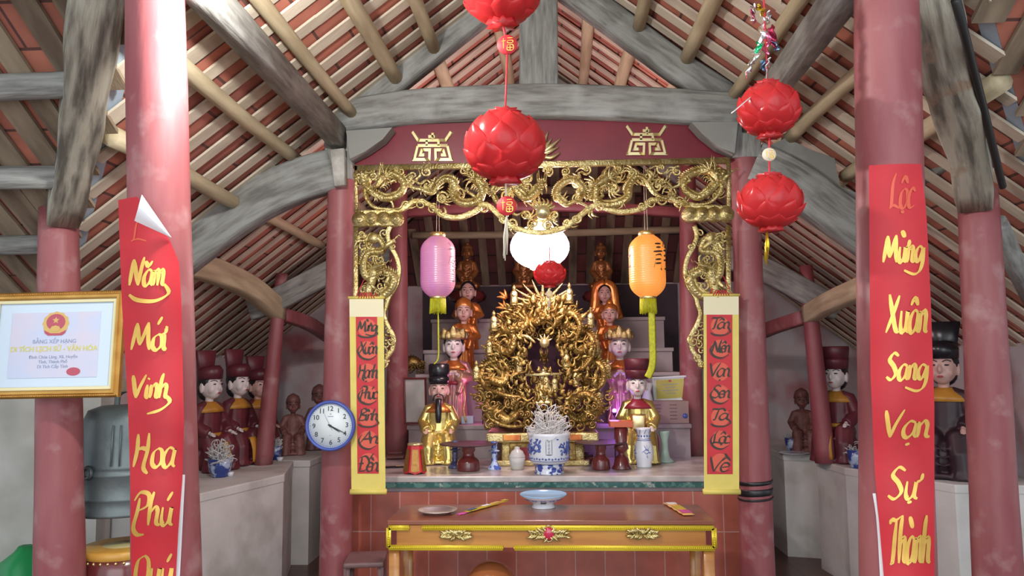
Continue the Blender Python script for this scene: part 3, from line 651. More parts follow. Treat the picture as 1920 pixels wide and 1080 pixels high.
# ---------------------------------------------------------------- yellow hanging scrolls
def scroll(label, x0, x1, y0, y1, rx0, ry0, rx1, ry1, words, dx, cord_top):
    Yd = 4.16
    def sf(px, py, lift=0): return P(px, py, Yd-lift)
    sh = lambda py: dx*(py-y0)/(y1-y0)
    c = P((x0+x1)/2+dx, y1, Yd); o = thing('hanging_scroll', label, 'scroll', c)
    def put(mb): mb.v = [tuple(Vector(v)-c) for v in mb.v]; return mb
    def cloth(u, v, t): py = lerp(y0,y1,v); return P(lerp(x0,x1,u)+sh(py), py, Yd+.004*math.sin(v*5)+t)-c
    MB().sheet(cloth, 4, 24, .003).build('silk_mount', M_yellow, o)
    def pale(u, v, t): py = lerp(y0+3,ry0+sh(ry0)*0,v); return P(lerp(x0,x1,u)+sh(py), py, Yd-.0015+.004*math.sin((py-y0)/(y1-y0)*5)+t*.3)-c
    MB().sheet(pale, 2, 4, .001).build('pale_top_band', M_cream, o)
    def red(u, v, t): py = lerp(ry0,ry1,v); return P(lerp(rx0,rx1,u)+sh(py)-sh(ry0), py, Yd-.003+.004*math.sin((py-y0)/(y1-y0)*5)+t*.3)-c
    MB().sheet(red, 2, 24, .001).build('red_paper_panel', M_scrollred, o)
    n = len(words); hh = (ry1-ry0)/n
    s2 = lambda px, py, l=0: P(px, py, Yd-.0045+.004*math.sin((py-y0)/(y1-y0)*5)-l)
    for i, w_ in enumerate(words):
        cy = ry0+hh*(i+.5); cx = (rx0+rx1)/2+sh(cy)-sh(ry0)+1; hw = 18; mb = MB()
        vs = [s2(cx+17.5*math.cos(a), cy+17.5*math.sin(a)) for a in [2*PI*k/20 for k in range(20)]]
        put(mb.add(vs, [tuple(range(20))], False)).build('ink_halo', M_haloink, o)
        mb = MB(); ink(mb, word_strokes(w_, .7, SW['ring'] if i % 2 else SW['under'] if i in (0,4) else None), (cx-18,cy-17,cx+19,cy+17), s2, .13, off=.001); put(mb).build('brush_word', M_blackink, o)
    for nm, y, r in (('top_rod', y0, 3.2), ('bottom_roller', y1-2, 6.5)):
        a = P(x0-2+sh(y), y, Yd); b = P(x1+2+sh(y), y, Yd); put(MB().tube([a,b], S(r,Yd)*.8, 12)).build(nm, M_yellow, o)
    mid = (x0+x1)/2
    put(MB().tube([P(x0+12,y0,Yd-.004),P(cord_top[0],cord_top[1],4.2),P(x1-12,y0,Yd-.004)], .0035, 6)).build('hanging_cord', M_redcord, o)
    mb = MB()
    for k in range(7): mb.tube([P(mid+k*3-9, y0-9, Yd-.006), P(mid+k*5-15, y0+1, Yd-.008)], .003, 5)
    put(mb).build('tassel', M_redcord, o)
    return o
scroll('yellow silk scroll with black brush words, hanging beside the blue wall clock', 655,719,558,924, 667,594,707,888, ['Mừng','Xuân','Hạnh','Phúc','Bình','An','Đến'.replace('Đ','D')], 4, (690,508))
scroll('yellow silk scroll with black brush words, hanging on the right beside the taped column', 1319,1385,553,924, 1325,590,1373,889, ['Tân','Niên','Vạn','Sen','Tài','Lộc','Về'], 1, (1349,503))
# ---------------------------------------------------------------- wall clock
Yc = 4.12; cc = P(620,798,Yc); rC = S(47.5,Yc)
o = thing('wall_clock', 'round white wall clock with a blue plastic rim on the left column', 'clock', cc)
def ring(mb, prof, n=48):      # lathe about the y axis, facing -y
    return mb.lathe(prof, n, mtx=Matrix.Rotation(PI/2,3,'X'))
ring(MB(), [(rC*.6,-.035),(rC*.95,-.03),(rC,0),(rC*.98,.016),(rC*.93,.022),(rC*.875,.016),(rC*.865,.004)]).build('rim', M_blue, o)
ring(MB(), [(rC*.87,-.012),(rC*.87,.004),(0,.0041)]).build('dial', M_white, o)
def flat_text(body, size, m, parent, loc, name, align='CENTER', rot=(PI/2,0,0), ext=.0004, sx=1, bold=0):
    cu = bpy.data.curves.new(name, 'FONT'); cu.body = body; cu.size = size; cu.align_x = align; cu.align_y = 'CENTER'; cu.extrude = ext; cu.offset = bold
    t = bpy.data.objects.new(name, cu); COL.objects.link(t)
    dg = bpy.context.evaluated_depsgraph_get(); me = bpy.data.meshes.new_from_object(t.evaluated_get(dg)); COL.objects.unlink(t); bpy.data.objects.remove(t)
    me.materials.clear(); me.materials.append(m)
    q = bpy.data.objects.new(name, me); COL.objects.link(q); q.location = loc; q.rotation_euler = rot; q.scale = (sx,1,1); q.parent = parent
    return q
for h in range(1,13):
    a = PI/2-h*PI/6+.03; flat_text(str(h), rC*.26, M_ink, o, (rC*.66*math.cos(a), -.0046, rC*.66*math.sin(a)), 'numeral', bold=.0006)
mb = MB()
for k in range(60):
    a = k*PI/30; l = .03 if k % 5 else .055
    for rr_ in ((rC*.83,rC*(.83-l)),): mb.tube([(rr_[0]*math.cos(a),-.0046,rr_[0]*math.sin(a)),(rr_[1]*math.cos(a),-.0046,rr_[1]*math.sin(a))], rC*.006, 4)
mb.build('minute_marks', M_ink, o)
MB().box((0,-.0044,rC*.36),(rC*.22,.0006,rC*.03)).box((0,-.0044,rC*.45),(rC*.05,.0006,rC*.05)).box((0,-.0044,-rC*.38),(rC*.1,.0006,rC*.012)).build('dial_mark', M_greyprint, o)
def hand(name, ang, l, back, w, yy, m):
    a = math.radians(90-ang); d = Vector((math.cos(a),0,math.sin(a)))
    MB().tube([d*-back+Vector((0,yy,0)), d*l*.6+Vector((0,yy,0)), d*l+Vector((0,yy,0))], [(w,.0008),(w*.8,.0008),(w*.3,.0008)], 6, up=(0,1,0)).build(name, m, o)
hand('hour_hand', 124, rC*.45, rC*.08, rC*.03, -.007, M_ink); hand('minute_hand', 116.5, rC*.68, rC*.1, rC*.024, -.009, M_ink); hand('second_hand', 333, rC*.66, rC*.2, rC*.007, -.011, M_greyprint)
ring(MB(), [(0,.014),(rC*.04,.013),(rC*.045,.005)]).build('hub', M_ink, o)
# ---------------------------------------------------------------- framed certificate on the outer left column
Yf = 3.22; cx0, cx1, cy0, cy1 = -42, 230, 541, 747
c = P((cx0+cx1)/2, cy1, Yf); ux = RR.copy(); ux.y = 0; ux.normalize(); Wf = S(cx1-cx0, Yf); Hf = S(cy1-cy0, Yf)
o = thing('framed_certificate', 'gilt framed certificate with a red and gold emblem, on the outer left column', 'certificate', c, 0)
o.rotation_euler = (math.radians(-4), math.radians(-.6), 0)
def border(mb, w_, h_, t, prof, zc):
    """picture-frame moulding: prof [(inset, depth)] swept round a rectangle"""
    vs = []; k = len(prof)
    for sx, sz in ((-1,-1),(1,-1),(1,1),(-1,1)):
        for ins, dep in prof: vs.append((sx*(w_/2-ins), -dep, zc+sz*(h_/2-ins)))
    fs = []
    for q in range(4):
        for i in range(k-1): fs.append((q*k+i, ((q+1) % 4)*k+i, ((q+1) % 4)*k+i+1, q*k+i+1))
    return mb.add(vs, fs, False)
border(MB(), Wf, Hf, 0, [(0,-.012),(0,.012),(.006,.018),(.014,.016),(.018,.022),(.028,.022),(.034,.012),(.036,.006)], Hf/2).build('frame', M_frame, o)
mb = MB()
for k in range(int(Wf/.009)):
    for z in (.009, Hf-.009): mb.ell((-Wf/2+.008+k*.009,-.019,z), (.0038,.003,.0038), 6, 4)
tag(mb.build('beading', M_frame, o), kind='stuff')
border(MB(), Wf-.066, Hf-.066, 0, [(0,.004),(.002,.010),(.014,.009),(.016,.003)], Hf/2).build('liner', M_framelight, o)
MB().box((0,.004,Hf/2),(Wf-.06,.006,Hf-.06)).build('mount', M_certmat, o)
pw, ph = Wf-.21, Hf-.175
MB().box((0,.000,Hf/2),(pw,.003,ph)).build('certificate_sheet', M_certpaper, o)
ez = Hf*.70; fy = -.0025; mb = MB()
em = thing('emblem', None, None, (.0,fy,ez)); em.parent = o
def disc(r, y, n=28, lob=0, la=0, c=(0,0), sc_=(1,1)): return MB().add([(c[0]+sc_[0]*r*(1+la*math.cos(lob*a))*math.cos(a), y, c[1]+sc_[1]*r*(1+la*math.cos(lob*a))*math.sin(a)) for a in [2*PI*k/n for k in range(n)]], [tuple(range(n))], False)
disc(.058, 0, 48, 12, .04, sc_=(1,.88)).build('wreath', M_goldprint, em); disc(.042, -.0006, sc_=(1,.85), c=(0,.006)).build('red_disc', M_redprint, em)
mb = MB(); mb.add([((.016 if k % 2 == 0 else .007)*math.sin(k*PI/5), -.0012, .014+(.016 if k % 2 == 0 else .007)*math.cos(k*PI/5)) for k in range(10)], [tuple(range(10))], False).build('star', M_goldprint, em)
disc(.022, -.0014, 16, 8, .08, (0,-.022), (1,.6)).build('cogwheel', M_goldprint, em)
mb = MB(); mb.add([(-.05,-.0010,-.028),(-.02,-.001,-.042),(.02,-.001,-.042),(.05,-.001,-.028),(.045,-.001,-.042),(.03,-.001,-.052),(-.03,-.001,-.052),(-.045,-.001,-.042)], [(0,1,7),(1,2,5,6),(2,3,4),(1,6,7),(2,4,5)], False).build('ribbon', M_redprint, em)
flat_text('BẰNG XẾP HẠNG', .024, M_greyprint, o, (0,fy,Hf*.53), 'certificate_heading')
flat_text('DI TÍCH LỊCH SỬ - VĂN HÓA', .030, M_yprint, o, (0,fy,Hf*.46), 'certificate_title', bold=.0006, sx=.98)
for k, t in enumerate(('Đình Chùa Làng, Xã, Huyện', 'Tỉnh, Thành Phố', 'Di Tích Cấp Tỉnh')): flat_text(t, .019, M_greyprint, o, (0,fy,Hf*(.385-.045*k)), 'certificate_line')
disc(.022, fy, 24, c=(Wf*.155,Hf*.245), sc_=(1.4,.8)).build('red_seal', M_redprint, o)
# ---------------------------------------------------------------- bronze bell and drum in the left corner
bc = P(238, 955, 3.72); r = S(92,3.72); hB = S(196,3.72)
o = thing('bronze_bell', 'grey bronze temple bell hanging between the outer left column and the banner', 'bell', bc)
MB().lathe([(r*.94,0),(r,.0),(r*1.0,.012),(r*.97,.03),(r*.95,hB*.14),(r*.96,hB*.145),(r*.95,hB*.16),(r*.92,hB*.36),(r*.94,hB*.37),(r*.92,hB*.385),(r*.9,hB*.42),(r*.92,hB*.43),(r*.9,hB*.45),(r*.88,hB*.7),(r*.86,hB*.86),(r*.78,hB*.95),(r*.55,hB*.99),(0,hB)], 40).build('bell_body', M_bronze, o)
for k in range(4):
    mb = MB(); a = -PI/2+k*PI/2-.35; mb.lathe([(.034,0),(.03,.012),(.02,.014),(.018,.008),(0,.012)], 16, (r*.93*math.cos(a), r*.93*math.sin(a), hB*.40), mtx=Vector((math.cos(a),math.sin(a),0)).to_track_quat('Z','Y').to_matrix()); mb.build('strike_boss', M_bronze, o)
for k in range(4):
    a = -PI/2+k*PI/2+.25
    for d_ in (-.08,.08): mb = MB(); mb.tube([(r*.95*math.cos(a+d_), r*.95*math.sin(a+d_), hB*.46),(r*.91*math.cos(a+d_), r*.91*math.sin(a+d_), hB*.83)], .004, 6); mb.build('raised_band', M_bronze, o)
MB().tube(crom([(-.07,0,hB*.98),(-.06,0,hB+.05),(0,0,hB+.075),(.06,0,hB+.05),(.07,0,hB*.98)],5), .014, 8).build('hanging_loop', M_bronze, o)
a = Vector((-2.82,3.72,bc.z+hB+.09)); b = Vector((-1.80,3.72,bc.z+hB+.09))
o = thing('bell_stand', 'dark wooden stand carrying the bronze bell', 'stand', (bc.x,3.72,0))
MB().beam([a-o.location,b-o.location], .05, .06).build('crossbar', M_board, o)
for xx in (-2.76,-1.87): MB().beam([(xx-bc.x,0,0),(xx-bc.x,0,a.z)], .06, .06, up=(0,1,0)).build('post', M_board, o)
dc = P(232, 1022, 3.62); r = S(78,3.62)
o = thing('temple_drum', 'dark red lacquered drum with a yellow rim below the bronze bell', 'drum', (dc.x,dc.y,dc.z-.36))
MB().lathe([(r*.85,0),(r*1.02,.08),(r*1.08,.18),(r*1.02,.28),(r*.93,.345)], 32).build('barrel', M_lacq, o)
MB().lathe([(r*.93,.325),(r*.97,.33),(r*.97,.36),(r*.9,.365)], 32).build('rim', mat('yellow_drum_rim', (.72,.42,.08), (.6,.3,.05), 12, .4), o)
MB().lathe([(r*.9,.362),(0,.368)], 32).build('drum_skin', mat('drum_skin', (.48,.42,.20), rough=.6), o)
mb = MB()
for k in range(36):
    a = k*PI/18; mb.ell((r*.96*math.cos(a), r*.96*math.sin(a), .318), .008, 6, 4)
mb.build('studs', M_brass, o)
o = thing('drum_stand', 'dark red stand holding the temple drum', 'stand', (dc.x,dc.y,0))
for k in range(4):
    a = PI/4+k*PI/2; MB().beam([(r*1.0*math.cos(a),r*1.0*math.sin(a),0),(r*.8*math.cos(a),r*.8*math.sin(a),dc.z-.36)], .045, .045, up=(0,1,0)).build('leg', M_lacq, o)
MB().lathe([(r*.95,dc.z-.40),(r*.95,dc.z-.362),(r*.7,dc.z-.362),(r*.7,dc.z-.40)], 24).build('ring', M_lacq, o)
p = P(48, 1034, 3.95); o = thing('green_plastic_bag', 'crumpled green plastic bag left of the outer left column', 'bag', (p.x,p.y,0))
MB().lathe([(.05,0),(.13,.06),(.15,.3),(.12,p.z-.06),(.05,p.z),(.03,p.z+.03),(0,p.z+.02)], 14, lobes=5, lamp=.12).build('bag_body', M_green, o)
# ================================================================ red paper lotus lanterns on strings
def lotus(parent, c, r, h, seed, m=None):
    """ball of folded paper: overlapping pointed petals in tiers round a core"""
    g = random.Random(seed); o = thing('paper_lantern', None, None, c); o.parent = parent
    MB().lathe([(.0,-h*.42),(r*.5,-h*.36),(r*.78,-h*.1),(r*.8,h*.1),(r*.55,h*.34),(.0,h*.44)], 16).build('core', m or M_lotus, o)
    n = 8; tiers = [(-64,27),(-38,32),(-8,34),(22,34),(48,32),(70,24)]
    for ti, (lat, half) in enumerate(tiers):
        mb = MB()
        for k in range(n):
            a0 = (k+.5*(ti % 2))*2*PI/n + g.uniform(-.08,.08); la = math.radians(lat); hv = math.radians(half); tw = g.uniform(-.12,.12)
            flare = .10+g.uniform(-.03,.09)
            def pt(u, v, th=0):           # u, v in 0..1: a pointed petal, fixed below and opening upward
                t = 2*v-1; wd = (1-abs(t)**1.7)*.66*2*PI/n; L = la+t*hv; A = a0+(2*u-1)*wd/max(.45, math.cos(la))*.8+tw*t
                q = 1.0+.055*(1-(2*u-1)**2)+flare*max(0,v-.35)*(1.0 if lat > -50 else .5)-.03*(1-v)-th
                cl = math.cos(max(-1.5,min(1.5,L))); return Vector((r*q*cl*math.cos(A), r*q*cl*math.sin(A), h/2*q*math.sin(max(-1.5,min(1.5,L)))))
            mb.grid(pt, 6, 7)
        mb.build('petal_tier', m or M_lotus, o)
    # crimped collars
    for sg in (-1, 1):
        MB().lathe([(r*.05,sg*h*.40),(r*.30,sg*h*.47),(r*.38,sg*h*.56)], 18, lobes=9, lamp=.18).build('collar', m or M_lotus, o)
    return o
def tag_disc(parent, c, r, gold, m=M_redcord, name='round_tag'):
    d = MB().lathe([(0,-.004),(r*.96,-.004),(r,0),(r*.96,.004),(0,.004)], 28, mtx=Matrix.Rotation(PI/2,3,'X')).xf(Matrix.Translation(c)).build(name, m, parent)
    mb = MB(); ks = [[(-.5,.6),(-.5,-.6)],[(-.75,.25),(-.2,.3)],[(0,.6),(.7,.6)],[(.05,.3),(.65,.3),(.65,.05),(.05,.05),(.05,.3)],[(0,-.2),(.7,-.2),(.7,-.75),(0,-.75),(0,-.2)],[(.35,-.2),(.35,-.75)],[(0,-.48),(.7,-.48)]]
    ink(mb, ks, (-r*.55,-r*.6,r*.55,r*.6), lambda px, py, l=0: Vector((c[0]+px, c[1]-.0055-l, c[2]-py)), .1)
    mb.build('gold_character', M_goldink if gold else M_faintink, d)
    return d
def tassel(parent, a, b, name='tassel', m=M_redcord, m2=None, r=.006):
    mb = MB(); a = Vector(a); b = Vector(b); g = random.Random(4)
    for k in range(6):
        e = b+Vector((g.uniform(-r,r), g.uniform(-r,r), g.uniform(0,.03))); mb.tube([a, a.lerp(e,.5)+Vector((g.uniform(-r,r),g.uniform(-r,r),0)), e], .0022, 5)
    return mb.build(name, m2 or m, parent)
def garland(label, Y, items, topz, group=None):
    """items from top to bottom in pixels: ('L', px, py, w, h) lantern, ('T', px, py, r) tag, ('S', px0,py0,px1,py1) tassel"""
    first = items[0]; c = P(first[1], first[2], Y); o = thing('paper_lantern_string', label, 'lantern string', c)
    last = Vector((0,0,topz-c.z)); k = 0
    for it in items:
        q = P(it[1], it[2], Y)-c
        if it[0] == 'L':
            rr_ = S(it[3],Y)/2*.87; hh = S(it[4],Y)*.86
            MB().tube([last, q+Vector((0,0,hh*.4))], .003, 6).build('cord', M_redcord, o)
            lotus(o, q, rr_, hh, int(it[1]+it[2])); last = q-Vector((0,0,hh*.45))
        elif it[0] == 'T':
            MB().tube([last, q], .003, 6).build('cord', it[4] if len(it) > 4 else M_redcord, o); tag_disc(o, q, S(it[3],Y), True, it[5] if len(it) > 5 else M_redcord); last = q-Vector((0,0,S(it[3],Y)))
        else: tassel(o, P(it[1],it[2],Y)-c, P(it[3],it[4],Y)-c, m2=it[5] if len(it) > 5 else None)
    return o
garland('string of large red paper lotus lanterns hanging before the middle of the altar', 2.36,
    [('L',940,-22,168,160),('T',951,84,20,M_redcord),('L',947,276,170,148),('T',950,386,19,M_rope),('S',950,404,947,492,M_rope)], 3.66)
o = garland('string of two small red paper lanterns under tinsel, left of the right front column', 2.3,
    [('L',1441,206,126,112),('T',1442,290,13,M_redcord,M_rope),('L',1444,380,128,112),('S',1438,432,1437,500,M_foily)], 3.32)
c = o.location
g = random.Random(5)
for (x0,y0,x1,y1,m_) in ((1410,15,1414,42,M_foilp),(1420,10,1436,28,M_foily),(1414,5,1410,40,M_foils),(1432,35,1428,85,M_foils),(1442,22,1440,44,M_foils),(1440,50,1436,105,M_foilp),(1446,45,1452,95,M_foilr),(1424,75,1418,112,M_foilg),(1420,85,1414,118,M_foils),(1430,112,1432,132,M_foilb),(1440,110,1438,130,M_foils),(1415,110,1398,148,M_foils),(1452,75,1456,95,M_foilb)):
    a = P(x0,y0,2.3)-c; b = P(x1,y1,2.3)-c; mb = MB(); k = 7
    mb.tube([a.lerp(b,i/k)+Vector((.006*math.sin(i*1.9+x0),.01*math.cos(i*1.4+y0),0)) for i in range(k+1)], [(.003+.008*math.sin(PI*i/k),.0015) for i in range(k+1)], 6, twist=.35)
    mb.build('tinsel_strip', m_, o)
MB().tube(crom([P(1438,128,2.3)-c,P(1434,160,2.28)-c,P(1410,180,2.24)-c,P(1372,212,2.22)-c],5), .0025, 5).build('loose_ribbon', M_foils, o)
garland('small red paper lantern hanging in front of the glowing globe', 4.3, [('L',1031,514,66,52),('T',1030,551,6.5,M_rope,M_rope),('S',1030,558,1029,585,M_rope)], 2.46)
# ================================================================ satin cylinder lanterns
def satin(label, px, y0, y1, wpx, m_, Y, kind, strokes):
    c = P(px, y1, Y); o = thing('satin_lantern', label, 'lantern', c); H = S(y1-y0,Y); r = S(wpx,Y)/2
    n = 110; prof = []
    for i in range(n+1):
        t = i/n; z = H*(.03+.94*t); e = abs(2*t-1); q = (1-max(0,(e-.45)/.55)**2.6*.58); prof.append((r*q*(1+.006*math.sin(i*PI*.5)), z))
    MB().lathe(prof, 40).build('satin_shade', m_, o)
    for z0, nm in ((H*.965,'top_cap'),(0,'bottom_cap')): MB().lathe([(r*.44,z0),(r*.46,z0+.004),(r*.46,z0+.022),(r*.42,z0+.026)], 28).build(nm, M_brass, o)
    # calligraphy on the shade
    mb = MB()
    def sf(a, z, l=0):
        e = abs(2*(z/H-.03)/.94-1); q = (1-max(0,(e-.45)/.55)**2.6*.58); rr_ = r*q*1.014+.001+l
        return Vector((rr_*math.sin(a), -rr_*math.cos(a), z))
    for st, (a0, z0, a1, z1) in strokes: ink(mb, st, (a0, -z1*H, a1, -z0*H), lambda px_, py_, l=0: sf(px_, -py_, l), .075, minw=.5)
    mb.build('brush_character', M_blackink, o)
    # fringe and tail
    mb = MB(); g = random.Random(3)
    for k in range(34):
        a = 2*PI*k/34; x, y = r*.42*math.cos(a), r*.42*math.sin(a); mb.tube([(x,y,.004),(x*1.04,y*1.04,-.04),(x*(1.06+g.uniform(-.04,.04)),y*1.06,-S(26,Y)+g.uniform(-.006,.004))], .0034, 5)
    mb.build('fringe', M_tass, o)
    if kind == 'cord': MB().tube(crom([(0,0,.0),(.003,0,-.2),(.002,0,-.33),(-.02,-.01,-S(122,Y))],6), .0042, 6).build('tail_cord', M_tass, o)
    else:
        pts = crom([(S(5,Y),-.03,-.01),(S(5,Y),-.03,-.2),(S(4,Y),-.03,-.36),(S(-6,Y),-.04,-S(145,Y))], 6)
        MB().tube(pts, [(S(6.5,Y),.0012)]*len(pts), 6, up=(0,1,0)).build('tail_ribbon', M_tass, o)
    ztop = 2.86
    for dx in (-.008,.008): MB().tube([(dx,0,H),(dx*.3,0,ztop-c.z)], .0015, 5).build('hanging_wire', M_rope, o)
    return o
qing = [[(.2,.95),(.9,.97)],[(.55,1.1),(.5,.62)],[(.28,.8),(.8,.82)],[(0,.62),(1,.66)],[(.2,.48),(.15,.2),(.0,-.05)],[(.2,.48),(.85,.5),(.82,.1),(.88,-.1),(.7,-.05)],[(.2,.3),(.8,.33)],[(.18,.14),(.8,.17)]]
verse = [[(.5,1),(.0,.85)],[(.5,1),(1,.88)],[(.3,.84),(.8,.84)],[(.1,.72),(.95,.74)],[(.5,.72),(.5,.4)],[(.2,.55),(.8,.57)],[(.1,.4),(.9,.42)],[(.3,.3),(.25,.15)],[(.5,.32),(.7,.1)],[(.2,.12),(.8,.14)],[(.5,.1),(.4,0)]]
ping = [[(.1,1),(.3,.85)],[(.0,.7),(1,.75)],[(.5,.95),(.5,.05)],[(.5,.7),(.1,.3),(-.1,.1)],[(.5,.6),(.9,.35)],[(.2,.4),(.85,.42)]]
satin('violet satin lantern with black brush characters and a yellow fringe', 821, 438, 561, 66, M_violet, 4.36, 'cord', [(ping,(.75,.50,1.30,.86)),(verse,(1.05,.22,1.5,.6)),(verse,(-1.5,.2,-1.15,.85))])
satin('orange satin lantern with black brush characters and a yellow ribbon tail', 1215, 437, 561, 68, M_orange, 4.36, 'ribbon', [(qing,(.22,.42,.80,.86)),(verse,(.86,.38,1.30,.84)),(ping,(-1.5,.3,-1.2,.8))])
# the glowing globe behind the valance
gp = P(1012,463,4.62); o = thing('glowing_globe_lamp', 'glowing white globe lamp behind the middle of the gilded valance', 'lamp', gp)
MB().ell((0,0,0), (S(56,4.62),S(56,4.62),S(42,4.62)), 28, 16).build('globe', M_globe, o)
MB().lathe([(.03,S(40,4.62)),(.045,S(40,4.62)+.02),(.03,S(40,4.62)+.07),(.006,S(40,4.62)+.08)], 16).build('lamp_holder', M_brass, o)
MB().tube([(0,0,.2),(0,.3,.6),(0,1.2,1.1)], .004, 6).build('flex', M_wire, o)
MB().lathe([(0,-.03),(.018,-.02),(.022,0),(.012,.03),(.012,.05)], 12, P(1000,498,4.5)-gp+Vector((0,0,.0))).build('small_bulb', M_bulb, o)
# ================================================================ crimson panel with gilt emblems
def front(px, py, Y, lift=0): return P(px, py, Y-lift)
pts = [front(x,y,4.3) for x,y in ((664,318),(664,262),(760,236),(1010,226),(1290,232),(1374,256),(1374,300))]
c = Vector((sum(p.x for p in pts)/7, 4.3, min(p.z for p in pts)))
o = thing('crimson_panel', 'crimson lacquered board with gilt longevity emblems under the tie beam', 'panel', c)
MB().prism([(p.x-c.x,p.z-c.z) for p in pts], -.015, .015, lambda x,y,z:(x,z,y)).build('board', M_redpanel, o)
MB().beam([front(664,316,4.27)-c, front(1374,301,4.27)-c], .05, .012).build('lower_moulding', M_redpanel, o)
def bars(mb, lines, w, tr, d):
    for L in lines:
        pts = [Vector((p[0],p[1],0)) for p in L]; k = len(pts); lo = []; hi = []
        for i in range(k):
            d0 = (pts[i]-pts[i-1]).normalized() if i else (pts[1]-pts[0]).normalized(); d1 = (pts[i+1]-pts[i]).normalized() if i < k-1 else d0
            n0 = Vector((-d0.y,d0.x,0)); n1 = Vector((-d1.y,d1.x,0)); nn = (n0+n1).normalized(); q = w/2/max(.35,nn.dot(n0)); lo.append(pts[i]-nn*q); hi.append(pts[i]+nn*q)
        for i in range(k-1):
            vs = [lo[i],lo[i+1],hi[i+1],hi[i]]; a = [tr(v.x,v.y,0) for v in vs]; b = [tr(v.x+(pts[i].x-v.x)*.25,v.y+(pts[i].y-v.y)*.0,d) for v in vs]
            mb.add(a+b, [(0,1,2,3),(7,6,5,4),(0,4,5,1),(1,5,6,2),(2,6,7,3),(3,7,4,0)], False)
em1 = [[(-38,-28),(-24,-12),(24,-12),(38,-28)],[(-11,-12),(-11,-2)],[(11,-12),(11,-2)],[(-28,-2),(28,-2)],[(-28,-1),(-36,24),(-6,24),(-5,6),(-20,6),(-24,15.5),(-13,15.5)],[(28,-1),(36,24),(6,24),(5,6),(20,6),(24,15.5),(13,15.5)],[(-8,-19),(8,-19)],[(0,-12),(0,-26)]]
for (ex, ey, l) in ((811,275,'left'),(1213,264,'right')):
    mb = MB(); bars(mb, em1, 5.6, lambda x, y, z: front(ex+x, ey+y, 4.285, z)-c, .012); mb.build('gilt_emblem', M_goldpale, o)
mb = MB()
for k in range(9):     # leafy emblem in the middle, mostly behind the lantern
    a = math.radians(20+k*17.5); b0 = front(1012,292,4.28)-c; d = Vector((math.cos(a),0,math.sin(a))); l = S(46 if k % 2 else 36, 4.28)
    mb.tube(crom([b0, b0+d*l*.5+Vector((0,-.012,0)), b0+d*l+Vector((.01,-.004,.012))],4), [.006]+[.014]*4+[.012,.008,.004,.002][:4], 6)
for s in (-1,1): mb.tube(crom([front(1012,292,4.28)-c, front(1012+s*20,296,4.26)-c, front(1012+s*38,286,4.27)-c],4), [.012]*4+[.012,.01,.008,.006,.003], 6)
mb.build('gilt_leaf_emblem', M_goldpale, o)
# ================================================================ gilt dragons
def dragon_head(mb, M, s, g):
    """head pointing along +x, up +z, size s"""
    L = MB()
    L.tube([(-.5,0,.05),(-.1,0,.12),(.25,0,.08),(.6,0,.0),(.78,0,.06)], [(.30,.26),(.34,.30),(.28,.22),(.2,.13),(.13,.1)], 10)        # skull and upper jaw
    L.tube([(-.2,0,-.15),(.2,0,-.26),(.55,0,-.27)], [(.22,.1),(.17,.08),(.1,.06)], 8)                                           # lower jaw
    L.ell((.78,0,.12), (.12,.16,.1), 8, 6)
    for q in (-1,1):
        L.ell((.2,q*.2,.3), .11, 8, 6); L.ell((.28,q*.27,.32), .06, 6, 5)
        L.tube(crom([(-.05,q*.14,.34),(-.35,q*.2,.62),(-.75,q*.22,.72),(-1.0,q*.2,.95)],3), [.07,.065,.06,.055,.05,.045,.04,.03,.025,.012], 6)   # horns
        L.tube(crom([(.7,q*.15,.05),(.95,q*.3,.25),(1.1,q*.35,.1),(1.25,q*.38,.3)],3), [.035,.03,.03,.028,.025,.02,.018,.015,.012,.008], 5)   # whiskers
        for k in range(5):
            a = math.radians(110+k*32); L.tube(crom([(-.3,q*.22,.05),(-.3+.55*math.cos(a),q*.34,.05+.5*math.sin(a)),(-.3+1.0*math.cos(a+.25),q*.3,.05+.85*math.sin(a+.25))],3), [.09,.085,.08,.065,.05,.03,.012], 5)   # mane
        for k in range(3): L.tube([(.2+k*.14,q*.12,-.2),(.22+k*.14,q*.13,-.09)], [.03,.012], 4)
    for k in range(4): L.tube(crom([(.35-.15*k,0,-.3),(.25-.2*k,0,-.5),(.35-.2*k,0,-.68)],2), [.05,.05,.04,.03,.012], 5)   # beard
    for k in range(5): L.tube([(-.4+.12*k,0,.28),(-.55+.1*k,0,.6+.05*(k % 2))], [.06,.01], 5)
    for v in L.v: pass
    o = len(mb.v); mb.v += [tuple(M @ (Vector(v)*s)) for v in L.v]; mb.f += [[i+o for i in f] for f in L.f]
